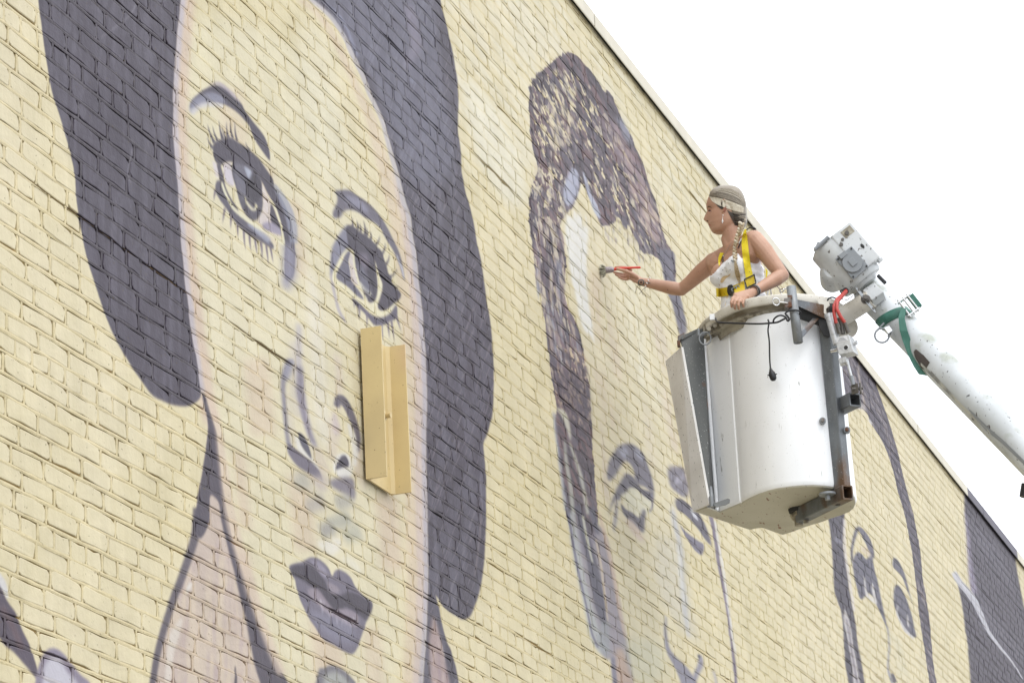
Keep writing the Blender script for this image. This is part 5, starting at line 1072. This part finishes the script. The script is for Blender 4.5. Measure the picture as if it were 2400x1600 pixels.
for y, xf, xb, w in hrows:
    a = L(xf, y, 0); b = L(xb, y, 0); c = (a+b)/2; hl = np.linalg.norm(b-a)/2; d = nrm(b-a); rg_ = []
    for k in range(48):
        th = 2*math.pi*k/48; cx = -math.cos(th); sy = math.sin(th)   # k=0 is the face side
        ww = w*(1-.20*max(0, -cx)**2)
        q = c+d*hl*(math.copysign(abs(cx)**.92, cx))+FW*ww*math.copysign(abs(sy)**.9, sy)
        lat = ww*abs(sy)
        if cx < 0:
            n_ = nose.get(y, 0); q = q-d*n_*math.exp(-(lat/.0125)**2)*(1.25 if n_ else 1)
            if 489 < y < 502: q = q+d*.0065*math.exp(-((lat-.031)/.013)**2)*(1 if y < 500 else .6)      # eye sockets
            if 502 < y < 514: q = q-d*.003*math.exp(-((lat-.036)/.016)**2)                                # cheekbones
        rg_.append(q)
    rings.append(rg_)
hg = G(); hg.loft(rings, True, True); body.v += []; 
n0 = len(body.v); body.v += hg.v; body.f += [tuple(i+n0 for i in f) for f in hg.f]; body.s += hg.s
# ear
for sg in (-1, 1):
    e_ = lambda x, y, o: L(x, y, sg*.0)+FW*sg*(.071+o)
    body.tube([e_(1696, 500, .0), e_(1693, 493, .006), e_(1694, 484, .010), e_(1699, 480, .012), e_(1704, 484, .012), e_(1704.5, 492, .010), e_(1701, 500, .008), e_(1697, 507, .006), e_(1694.5, 508, .002)], [.0032, .0036, .0036, .0038, .0038, .0036, .0034, .0042, .003], 8, round_=True)
    body.ell(e_(1698.5, 494, .001), RT*.0085, UP*.022, FW*.006, 12, 8)
# hands
def finger(g_, pts, r=(.0085, .0078, .0068)):
    p_ = [J(*q) for q in pts]; g_.tube(p_, list(np.interp(np.linspace(0, 1, len(p_)), np.linspace(0, 1, len(r)), r)), 10, round_=True)
KR = J(1476, 642, .205)
body.tube([WR_, J(1490, 653, .207), J(1478, 645, .203)], [(.021, .0165), (.030, .015), (.031, .0125)], 14, side=nrm(UP*.9+FW*.45), round_=True)
finger(body, [(1479, 633, .215), (1467, 626.5, .215), (1455, 625.5, .208), (1443, 626.5, .20)])
finger(body, [(1477, 640, .215), (1462, 643, .222), (1450, 641, .21), (1439, 638, .195)])
finger(body, [(1477, 646, .21), (1463, 649, .215), (1452, 647.5, .205), (1443, 643.5, .19)])
finger(body, [(1479, 652, .205), (1467, 655, .205), (1458, 653.5, .195), (1450, 649, .185)], (.0078, .007, .006))
finger(body, [(1492, 650, .19), (1479, 641, .168), (1466, 635, .168), (1452, 631.5, .175), (1447, 630, .18)], (.0125, .0105, .0088, .0078))
KL = J(1733, 694, -.435)
body.tube([WL_, J(1752, 690, -.39), J(1738, 697, -.43), J(1728, 700, -.445)], [(.0225, .019), (.030, .018), (.036, .016), (.036, .014)], 16, side=nrm(RT*.8-UP*.5+FW*.3), round_=True)
finger(body, [(1722, 694, -.44), (1716, 700, -.478), (1713.5, 710, -.487), (1715, 719, -.477)])
finger(body, [(1729, 698, -.45), (1723.5, 705, -.49), (1721, 714, -.495), (1722.5, 723, -.482)], (.0088, .008, .007))
finger(body, [(1736, 700, -.455), (1732, 706, -.495), (1730.5, 715, -.50), (1732, 724, -.487)], (.0086, .008, .007))
finger(body, [(1744, 701, -.455), (1742, 706, -.49), (1741, 712, -.497), (1743, 718, -.485)], (.008, .0074, .0065))
finger(body, [(1752, 695, -.42), (1741, 705, -.40), (1733, 712, -.38)], (.011, .010, .008))
# legs down to the bucket floor
HL_, HR_ = HP-UP*.14+Sh*.08, HP-UP*.14-Sh*.08
fl_z = ZB+.075
def foot(h, kx): 
    kn = h+Fv*kx-UP*(h[2]-fl_z)*.48; an = np.array([h[0], h[1], fl_z+.03])
    return kn, an
legs = G()
for h in (HL_, HR_):
    kn, an = foot(h, .08); legs.tube([h+UP*.06, kn, an], [.088, .058, .042], 16, round_=True)
    body.tube([an+UP*.10, an, an-UP*.005], [.036, .036, .03], 12, round_=True); body.tube([an-Fv*.03, an+Fv*.13-UP*.012], [.032, .026], 12, round_=True)
    body.tube([h+UP*.05, kn, an], [.075, .048, .034], 14, round_=True)
bo = body.make('person_body', M_skin, person)
rm = bo.modifiers.new('r', 'REMESH'); rm.mode = 'VOXEL'; rm.voxel_size = .0034; rm.use_smooth_shade = True
sm = bo.modifiers.new('s', 'SMOOTH'); sm.factor = .5; sm.iterations = 4
dg = bpy.context.evaluated_depsgraph_get()
ev = bo.evaluated_get(dg); me = bpy.data.meshes.new_from_object(ev); bo.modifiers.clear(); bo.data = me
me.materials.clear(); me.materials.append(M_skin); me.polygons.foreach_set('use_smooth', np.ones(len(me.polygons), bool))
def bvh_of(o): return BVHTree.FromPolygons([v.co for v in o.data.vertices], [p.vertices for p in o.data.polygons])
bb = bvh_of(bo)
bo.name = 'body'
def cast(trees, px, py, start=11.):
    d = nrm(ray(px, py)); best = None
    for t in trees:
        h = t.ray_cast(Vector(ORG+d*start), Vector(d))
        if h[0] is not None and (best is None or h[3] < best[2]): best = (np.array(h[0]), np.array(h[1]), h[3])
    return best
# trousers
tr = G(); tr.tube([HP-UP*.14, HP-UP*.02, WS-UP*.10], [(.155, .13), (.172, .132), (.146, .115)], 24, side=Sh, round_=True); tr.v += []
n0 = len(tr.v); tr.v += legs.v; tr.f += [tuple(i+n0 for i in f) for f in legs.f]; tr.s += legs.s
to = tr.make('trousers', M_jean, person); rm = to.modifiers.new('r', 'REMESH'); rm.mode = 'VOXEL'; rm.voxel_size = .008; rm.use_smooth_shade = True
# ---- white top: inflated torso cut along the neckline
cl = G()
cl.tube([HP+UP*.02, WS+UP*-.08, WS, RB, CH, CH*.55+NB*.45], [(.168, .130), (.150, .116), (.131, .103), (.137, .106), (.144, .107), (.126, .093)], 28, side=Sh, round_=True)
for s_, off in ((1, .066), (-1, .072)):
    c_ = RB+UP*.043+Sh*off*s_+Fv*.070; cl.ell(c_, Sh*.066, Fv*.063, UP*.070, 18, 12)
cl.ell(RB+UP*.04+Fv*.06, Sh*.10, Fv*.06, UP*.055)
co = cl.make('camisole', M_cloth, person)
rm = co.modifiers.new('r', 'REMESH'); rm.mode = 'VOXEL'; rm.voxel_size = .006; rm.use_smooth_shade = True
sm = co.modifiers.new('s', 'SMOOTH'); sm.factor = .5; sm.iterations = 3
me = bpy.data.meshes.new_from_object(co.evaluated_get(bpy.context.evaluated_depsgraph_get())); co.modifiers.clear(); co.data = me
me.materials.clear(); me.materials.append(M_cloth)
neck = [(1600, 700), (1672, 640), (1682, 629), (1694, 616), (1706, 606), (1718, 596), (1731, 592), (1738, 604), (1758, 608), (1782, 612), (1796, 634), (1830, 640)]
bm = bmesh.new(); bm.from_mesh(me); kill = []
for v in bm.verts:
    x, y = proj(v.co); yl = np.interp(x, [p[0] for p in neck], [p[1] for p in neck])
    if y < yl or v.co.z < HP[2]+.03: kill.append(v)
bmesh.ops.delete(bm, geom=kill, context='VERTS')
# soft folds
for v in bm.verts:
    x, y = proj(v.co); f = math.sin((y-x*.35)*.42)*.0022+math.sin((y+x*.2)*.21+1)*.002
    k = 1 if x > 1752 else .3; nn_ = v.normal; v.co += nn_*f*k
bm.to_mesh(me); bm.free(); me.polygons.foreach_set('use_smooth', np.ones(len(me.polygons), bool))
so = co.modifiers.new('t', 'SOLIDIFY'); so.thickness = .003; so.offset = -1
cb_ = bvh_of(co); surf = [bb, cb_]
def drape(name, A, Bp, m, parent, off=.004, th=.002, nu=14, nw=4, trees=None, start=11.):
    """a band lying on the body between two edge lines seen in the photograph"""
    A = crom(np.array(A, float), False, 5) if len(A) > 2 else np.array([np.array(A[0])*(1-t)+np.array(A[1])*t for t in np.linspace(0, 1, 8)], float)
    Bp = crom(np.array(Bp, float), False, 5) if len(Bp) > 2 else np.array([np.array(Bp[0])*(1-t)+np.array(Bp[1])*t for t in np.linspace(0, 1, 8)], float)
    n = max(len(A), len(Bp)); rs = lambda Q_: np.stack([np.interp(np.linspace(0, 1, n), np.linspace(0, 1, len(Q_)), Q_[:, k]) for k in (0, 1)], 1)
    A, Bp = rs(A), rs(Bp); rows = []; last = None
    for a, b in zip(A, Bp):
        row = []
        for s in np.linspace(0, 1, nw+1):
            px, py = a*(1-s)+b*s; h = cast(trees or surf, px, py, start)
            d = nrm(ray(px, py))
            if h is None: q = (last if last is not None else None)
            else: q = h[2]; last = q
            row.append((px, py, q))
        rows.append(row)
    flat = [q for r in rows for (_, _, q) in r if q is not None]; med = np.median(flat)
    D_ = np.array([[min(max(q if q is not None else med, med-.25), med+.25) for _, _, q in r] for r in rows])
    for _ in range(2):
        Dp = np.pad(D_, 1, mode='edge'); D_ = np.minimum(D_, (Dp[:-2, 1:-1]+Dp[2:, 1:-1]+Dp[1:-1, :-2]+Dp[1:-1, 2:]+D_*2)/6+.001)
    g = G(); n_, w_ = D_.shape; v0 = []; v1 = []
    for i in range(n_):
        for k in range(w_):
            d = nrm(ray(rows[i][k][0], rows[i][k][1])); s_ = start+D_[i, k]
            v0.append(ORG+d*(s_-off)); v1.append(ORG+d*(s_-off+th))
    fs = []
    for i in range(n_-1):
        for k in range(w_-1):
            a = i*w_+k; fs += [(a, a+1, a+w_+1, a+w_)]
    N0 = n_*w_; fs2 = [tuple(q+N0 for q in f[::-1]) for f in fs]
    edge = [i for i in range(w_)]+[i*w_+w_-1 for i in range(1, n_)]+[(n_-1)*w_+k for k in range(w_-2, -1, -1)]+[i*w_ for i in range(n_-2, 0, -1)]
    g.add(v0+v1, fs+fs2+[(edge[i], edge[(i+1) % len(edge)], edge[(i+1) % len(edge)]+N0, edge[i]+N0) for i in range(len(edge))], True)
    o = g.make(name, m, parent); o.modifiers.new('e', 'EDGE_SPLIT').split_angle = math.radians(50); return o
def decal(name, pts, m, off=.0008, trees=None, parent=None, n=6):
    cx = np.mean([p[0] for p in pts]); cy = np.mean([p[1] for p in pts]); g = G(); rings_ = []
    P_ = crom(np.array(pts, float), True, 4)
    for s in np.linspace(1, .12, n):
        r = []
        for x, y in P_:
            px, py = cx+(x-cx)*s, cy+(y-cy)*s; h = cast(trees or [bb], px, py)
            if h is None: return None
            r.append(h[0]-nrm(ray(px, py))*off)
        rings_.append(r)
    g.loft(rings_, False, True); g.add(rings_[-1], [tuple(range(len(P_)))], True)
    return g.make(name, m, parent or person)
# ---- face details
decal('eyebrow', [(1657.5, 486.5), (1660, 483.6), (1664.5, 484.2), (1668.5, 487.2), (1664.5, 486.0), (1660.5, 485.8)], M_brow)
decal('eye', [(1659.8, 494.0), (1662, 492.4), (1665, 493.2), (1667.4, 495.6), (1664.5, 495.4), (1661.4, 496.2)], M_lash, .0010)
decal('eyelid', [(1659.8, 491.6), (1662.5, 489.8), (1666, 491.2), (1668, 494.0), (1665, 492.4), (1662, 491.8)], M_earlid, .0006)
decal('lip', [(1660.2, 526.6), (1662, 525.0), (1664.5, 526.4), (1667, 528.2), (1664, 528.6), (1661.4, 528.6)], M_lip, .0008)
decal('lip', [(1661.8, 530.2), (1664, 529.4), (1666.8, 529.0), (1665, 531.8), (1663.2, 533.2)], M_lip, .0008)
decal('nostril', [(1656.0, 517.6), (1657.6, 516.4), (1659.4, 516.8), (1659.2, 518.4), (1657.4, 518.8)], M_lash, .0008)
decal('ear_hollow_shade', [(1696, 489), (1698.5, 484), (1702, 486), (1702, 493), (1698.5, 498), (1696.5, 496)], M_earlid, .0012)  # darker patch paints the shade inside the ear
# ---- hair
crow = [(438, 1693, 1716, .02), (441, 1682, 1726, .044), (447, 1671, 1735, .064), (455, 1664, 1741, .074), (463, 1661.5, 1745, .079), (470, 1667, 1747, .081), (477, 1675.5, 1749, .0815), (484, 1684, 1750, .081), (491, 1700, 1750, .080), (499, 1706, 1750.5, .0785), (508, 1709, 1751, .074), (516, 1713, 1751, .067), (524, 1718, 1749, .058), (531, 1722, 1744, .044), (536, 1727, 1738, .02)]
rings = []
for y, xf, xb, w in crow:
    a = L(xf, y, 0); b = L(xb, y, 0); c = (a+b)/2; hl = np.linalg.norm(b-a)/2; d = nrm(b-a); rg_ = []
    for k in range(44):
        th = 2*math.pi*k/44; cx = -math.cos(th); sy = math.sin(th); rg_.append(c+d*hl*math.copysign(abs(cx)**.8, cx)+FW*w*math.copysign(abs(sy)**.62, sy))
    rings.append(rg_)
hg = G(); hg.loft(rings, True, True); hair = hg.make('hair', M_h2, person)
hb_ = bvh_of(hair); hr = random.Random(4)
def strand(pts, r, m, far=False, off=.001):
    P_ = crom(np.array(pts, float), False, 5); out = []
    for x, y in P_:
        h = cast([hb_, bb], x, y)
        if h is None: continue
        q = h[0]-nrm(ray(x, y))*off
        if far:
            gcoord = (q-BO)@FW; q = q-FW*2*gcoord
        out.append(q)
    return out
def strands(name, n, f, r, m):
    g = G()
    for i in range(n):
        t = (i+.5)/n; pts = f(t, hr)
        for far in (False, True):
            q = strand(pts, r, m, far, .0008+hr.random()*.0012)
            if len(q) > 4: g.tube(q, [r*.5, r, r, r, r*.6], 6)
    o = g.make(name, m, hair); o['kind'] = 'stuff'; return o
def lerp(a, b, t): return a+(b-a)*t
def fband(t, R_2): j = R_2.uniform(-.8, .8); return [(lerp(1662, 1669, t), lerp(461, 471, t)+j*.4), (lerp(1680, 1683, t), lerp(464, 479.5, t)+j), (lerp(1702, 1702, t), lerp(470, 486.5, t)+j), (lerp(1724, 1720, t), lerp(478, 492.5, t)+j), (lerp(1744, 1742, t), lerp(485, 498, t)+j)]
strands('hair_strands', 20, fband, .0022, M_h1)
strands('hair_strands', 20, lambda t, R_2: fband(t+R_2.uniform(-.06, .06), R_2), .0016, M_hb)
strands('hair_strands', 6, lambda t, R_2: fband(t+R_2.uniform(-.06, .06), R_2), .0010, M_h2)
def ftop(t, R_2): j = R_2.uniform(-1, 1); return [(lerp(1664, 1690, t), lerp(460, 441, t)), (lerp(1684, 1706, t), lerp(463, 442.5, t)+j), (lerp(1708, 1722, t), lerp(469, 448, t)+j), (lerp(1730, 1737, t), lerp(478, 459, t)+j), (lerp(1745, 1747.5, t), lerp(488, 477, t))]
strands('hair_strands', 34, ftop, .0014, M_h2)
strands('hair_strands', 9, lambda t, R_2: ftop(t*.98+R_2.uniform(-.03, .03), R_2), .0009, M_h1)
strands('hair_strands', 7, lambda t, R_2: ftop(min(1, t*.4+.6), R_2), .0009, M_h1)
strands('hair_strands', 9, lambda t, R_2: ftop(t*.9+R_2.uniform(-.05, .05), R_2), .0012, M_h3)
def fnape(t, R_2): j = R_2.uniform(-.6, .6); return [(lerp(1704, 1722, t), lerp(492, 528, t)), (lerp(1716, 1730, t), lerp(497, 529, t)+j), (lerp(1730, 1736, t), lerp(500, 528, t)+j), (lerp(1748, 1742, t), lerp(500, 524, t)+j)]
strands('hair_strands', 24, fnape, .0017, M_h3)
strands('hair_strands', 7, lambda t, R_2: fnape(t*.8, R_2), .0014, M_h2)
strands('hair_strands', 5, lambda t, R_2: [(x+8, y) for x, y in fnape(t*.6+.05, R_2)[1:]], .0018, M_h1)
def ftemple(t, R_2): return [(lerp(1672, 1682, t), lerp(473, 487, t)), (lerp(1680, 1688, t), lerp(478, 487, t)), (lerp(1690, 1696, t), lerp(482, 486, t)), (1704, lerp(485, 489, t))]
decal('temple_hair', [(1668, 467), (1673.5, 474), (1680, 481), (1686, 487), (1692, 490.5), (1696, 485), (1698, 477), (1690, 470), (1679, 463)], M_h3, .0025, [bb], hair)
g = G()
for i in range(16):
    t = hr.random(); x0 = lerp(1722, 1751, t); y0 = lerp(444, 512, t); q = L(x0, y0, hr.uniform(-.04, .04)); d = nrm(RT*hr.uniform(.3, 1)-UP*hr.uniform(-.2, 1))
    g.tube([q-RT*.006, q+d*.006+RT*.001, q+d*hr.uniform(.014, .03)-UP*.006], [.0007, .0006, .0003], 4)
o = g.make('flyaway_hairs', M_hb, hair); o['kind'] = 'stuff'
# braid
bp_ = crom(np.array([(1738, 524), (1737, 534), (1733, 546), (1729, 556), (1726, 568), (1724, 580), (1722.5, 592), (1723, 604), (1724, 610)], float), False, 12)
acc = [0]
for i in range(1, len(bp_)): acc.append(acc[-1]+np.hypot(*(bp_[i]-bp_[i-1])))
nl = 25; braid = G(); braid2 = G()
allsurf = [bb, cb_]
def bq(s_):
    x = np.interp(s_, acc, bp_[:, 0]); y = np.interp(s_, acc, bp_[:, 1]); h = cast(allsurf, x, y); d = nrm(ray(x, y))
    dep = (h[2] if h is not None else 3.75); return x, y, dep
deps = [bq(acc[-1]*i/(nl-1)) for i in range(nl)]
dd = np.array([d[2] for d in deps]); dd = np.minimum(dd, np.median(dd)+.05); dd = np.array([dd[max(0, i-2):i+3].mean() for i in range(nl)])
for i in range(nl):
    x, y, _ = deps[i]; d = nrm(ray(x, y)); c = ORG+d*(11+dd[i]-.014)
    w = lerp(.0165, .0125, i/nl); sg = 1 if i % 2 else -1
    ax_ = nrm(-UP*1.-RT*sg*.9); sd = nrm(np.cross(ax_, FW))
    (braid if i % 4 else braid2).ell(c+RT*sg*w*.27, sd*w*.56, FW*w*.66, ax_*w*.98, 10, 8)
br = braid.make('braid', M_braid, hair); br['kind'] = 'stuff'; b2_ = braid2.make('braid', M_h1, hair); b2_['kind'] = 'stuff'
tie = G(); c = ORG+nrm(ray(1723, 612))*(11+dd[-1]-.016); tie.torus(c, UP, .0075, .004); tie.tube([c, c-RT*.018+UP*.004], [.004, .005], 8, round_=True); tie.make('hair_tie', M_grey, person)
tail = G()
for i in range(26):
    a = hr.uniform(-1, 1); b = hr.uniform(0, 1); e = hr.uniform(.75, 1); out = []
    for s_ in np.linspace(0, e, 7):
        x = np.interp(s_, [0, .35, .7, 1], [1723.5, 1726.5, 1731, 1736])+a*np.interp(s_, [0, .15, .5, .85, 1], [1.5, 3.5, 5.6, 3.6, 1.2]); y = 613+s_*56
        h = cast(allsurf, x, y); dep = h[2] if h is not None else dd[-1]
        out.append(ORG+nrm(ray(x, y))*(11+min(dep, dd[-1]+.03)-.010-b*.008))
    tail.tube(out, [.0012, .002, .002, .0017, .0007], 6)
o = tail.make('braid_tail', M_braid, hair); o['kind'] = 'stuff'
# ---- harness
hn = 'harness_strap'
drape(hn, [(1745, 538), (1740, 552), (1738, 570), (1739.5, 592), (1743, 618), (1748, 652)], [(1749, 537), (1750, 548), (1752, 562), (1755, 588), (1759, 618), (1765, 646)], M_yel, person, .007)
drape(hn, [(1688, 592), (1684, 603), (1683.5, 614), (1685, 623)], [(1696, 593), (1692, 602), (1688.5, 612), (1686.5, 622)], M_yel, person, .006)
drape(hn, [(1678, 675.5), (1690, 675), (1706, 672), (1722, 668), (1744, 657)], [(1679, 695.5), (1690, 695.5), (1706, 692.5), (1722, 689), (1746, 679)], M_ydk, person, .008)
drape(hn, [(1745, 655), (1766, 644), (1769, 662)], [(1749, 674), (1760, 670), (1771, 664.5)], M_ydk, person, .013)
drape(hn, [(1794, 628), (1795, 640), (1795, 650)], [(1799, 634), (1799, 641), (1797, 650)], M_yel, person, .0)
drape('strap_edging', [(1743, 654), (1766, 643)], [(1744, 656.5), (1767, 645.5)], M_black, person, .017)
drape('strap_edging', [(1766, 642.5), (1771, 664)], [(1768.5, 642), (1773, 663)], M_black, person, .017)
drape('strap_edging', [(1749, 673.5), (1772, 662)], [(1750, 676.5), (1773, 665)], M_black, person, .017)
drape('strap_edging', [(1743, 655), (1749, 674)], [(1745.5, 654), (1751.5, 673.5)], M_black, person, .017)
drape('strap_buckle', [(1704.5, 673), (1707, 669), (1716, 667.5), (1721, 680)], [(1704, 684), (1708, 692), (1716, 694), (1723, 691)], M_black, person, .016, .01)
g = G(); cq = cast(surf, 1727, 682); c = (cq[0] if cq is not None else L(1727, 682, -.1))-nrm(ray(1727, 682))*.014
u_ = nrm(RT*.93+UP*.36-FW*.2); v_ = nrm(UP-u_*(UP@u_))
for a, b in (((-1, -1), (1, -1)), ((1, -1), (1, 1)), ((1, 1), (-1, 1)), ((-1, 1), (-1, -1)), ((.25, -1), (.25, 1))): g.tube([c+u_*.020*a[0]+v_*.024*a[1], c+u_*.020*b[0]+v_*.024*b[1]], .0034, 8)
g.make('buckle_frame', M_grey, person)
drape('shoulder_cord', [(1728, 581), (1732, 572), (1735.5, 565)], [(1730.5, 582), (1734.5, 573), (1737.5, 566)], M_black, person, .006)
drape('camisole_strap', [(1731, 570), (1734.5, 562), (1736.5, 558)], [(1734, 572), (1737, 565), (1738.5, 560)], M_cloth, person, .005)
g = G(); g.tube(spl([(1748, 540, -.10), (1756, 534.5, -.13), (1765, 533.5, -.16), (1772, 536, -.165)], 5), .003, 8); g.make('shoulder_cord', M_black, person)
o = decal('paint_smear', [(1689, 656), (1693.6, 648.7), (1702.8, 645.6), (1707.3, 647), (1712, 640.5), (1710, 646), (1701, 653), (1694, 662), (1689, 662)], M_tan, .0015, surf)
for x_, y_, m_ in ((1690, 642, M_lash), (1699, 627, M_lash), (1707, 617, M_grey), (1686, 668, M_lip), (1694, 633, M_lash), (1702, 636, M_grey), (1711, 632, M_lash), (1785, 626, M_jean), (1684, 652, M_grey)):
    decal('paint_speck', [(x_, y_-1.3), (x_+1, y_), (x_+.2, y_+1.2), (x_-.9, y_+.2)], m_, .0015, surf, n=2)
# ---- jewellery
def on(px, py, off=.004, trees=None):
    for r in (0, 2, 4, 7, 11, 16, 24):
        for k in range(12):
            h = cast(trees or surf, px+r*math.cos(k*.5236), py+r*math.sin(k*.5236))
            if h is not None: return ORG+nrm(ray(px, py))*(11+h[2]-off)
    return L(px, py, 0)
g = G(); g.ell(on(1694.5, 504.5, .003), RT*.003, UP*.003, FW*.003); g.tube([on(1694, 508, .004), on(1693.6, 514, .004)], .0012, 6); g.tube([on(1693.5, 514, .005), on(1693.4, 518, .006), on(1693.3, 522.5, .005)], [.0018, .0048, .0024], 10, round_=True); g.make('earring', M_shell, person)
g = G(); g.tube([on(x, y, .003) for x, y in ((1716, 566), (1710, 576), (1704, 587), (1699, 596), (1696, 600))], .0009, 6); g.make('necklace_chain', M_chrome, person)
g = G(); g.tube([on(1695.7, 599, .007), on(1695.3, 603, .007)], .0042, 10); g.make('pendant_cap', M_chrome, person); g = G(); g.tube([on(1695.3, 603, .007), on(1694.6, 613, .007)], .0046, 10, round_=True); g.make('pendant', M_black, person)
fd = nrm(WR_-ER)
for k, (dx, m_, r_) in enumerate(((.0, M_rust, .0032), (.011, M_black, .0028), (.02, M_grey, .0026))):
    fdl = nrm(EL_-WL_); c = WL_+fdl*(dx+.004); g = G(); g.torus(c+fdl*.002*k, fdl+RT*.1*k, .0255, r_, n=24); g.make('wrist_band', m_, person)
for k in range(4):
    q = on(lerp(1523, 1513, k/3.), lerp(650.5, 670, k/3.), .003, [bb]); g = G(); g.ell(q, RT*.0035, nrm(UP-RT*.5)*.0062, FW*.003, 10, 6); g.make('shell_bead', M_shell, person)
for a, b in (((1496, 667), (1489, 686)), ((1497, 668), (1508, 692)), ((1514, 672), (1498, 689)), ((1513, 672), (1512, 683))):
    g = G(); p0 = on(*a, .003, [bb]); g.tube([p0, J(b[0]*.5+a[0]*.5-1, b[1]*.5+a[1]*.5, .19), J(*b, .19)], .0011, 5); g.make('bracelet_string', M_lash, person)
def ringdec(cx, cy, r0, r1, m):
    g = G(); v = []
    for k in range(20):
        th = 2*math.pi*k/20
        for r in (r0, r1): v.append(on(cx+r*math.cos(th), cy+r*math.sin(th), .0010, [bb]))
    g.add(v, [(2*k, 2*k+1, (2*k+3) % 40, (2*k+2) % 40) for k in range(20)], True); return g.make('tattoo', m, person)
ringdec(1502.5, 662, 5.0, 8.0, M_ink); ringdec(1502.5, 661.5, .5, 2.6, M_lash)
decal('tattoo', [(1511, 661), (1516, 661.5), (1524, 662.5), (1523, 664.5), (1514, 664)], M_ink)
decal('mole', [(1564, 678.5), (1565.4, 677.6), (1566, 679), (1564.8, 680)], M_lash)
# ---- paint brush in her hand
brush = empty('paint_brush', (0, 0, 0), 'round paint brush with splayed pale bristles and red handle held against the mural', 'paint brush')
ga = .195
g = G(); g.tube([J(1437, 631.5, ga), J(1450, 629.8, ga), J(1466, 628.2, ga), J(1484, 627.2, ga), J(1499, 626.8, ga), J(1500.5, 627, ga)], [.0075, .0085, .0062, .0058, .0066, .0045], 12, round_=True); g.make('handle', M_rhand, brush)
g = G(); g.tube([J(1439, 631.5, ga), J(1434, 631.8, ga), J(1431, 632, ga), J(1420, 633, ga)], [.010, .0155, .0165, .0175], 20); g.make('ferrule', M_ferr, brush)
g = G(); hr2 = random.Random(9)
for i in range(110):
    a = hr2.uniform(0, 2*math.pi); r = math.sqrt(hr2.random()); p0 = J(1420, 633, ga)+FW*.015*r*math.cos(a)+UP*.0165*r*math.sin(a)
    tipx = hr2.uniform(1404.5, 1410)+(6 if r*math.sin(a) < -.3 else 0)*abs(r*math.sin(a)); tipy = 633.5-13*r*math.sin(a)+(4 if math.sin(a) < 0 else 0); 
    p2 = J(tipx, tipy, ga-.01)+FW*.022*r*math.cos(a)
    if p2[1] > WALL_Y-.004: p2[1] = WALL_Y-.004
    pm = p0*.5+p2*.5+UP*hr2.uniform(-.002, .002)+UP*.004*r*math.sin(a)
    g.tube([p0, pm, p2], [.0022, .0019, .0011], 5)
o = g.make('bristles', M_brist, brush); o['kind'] = 'stuff'
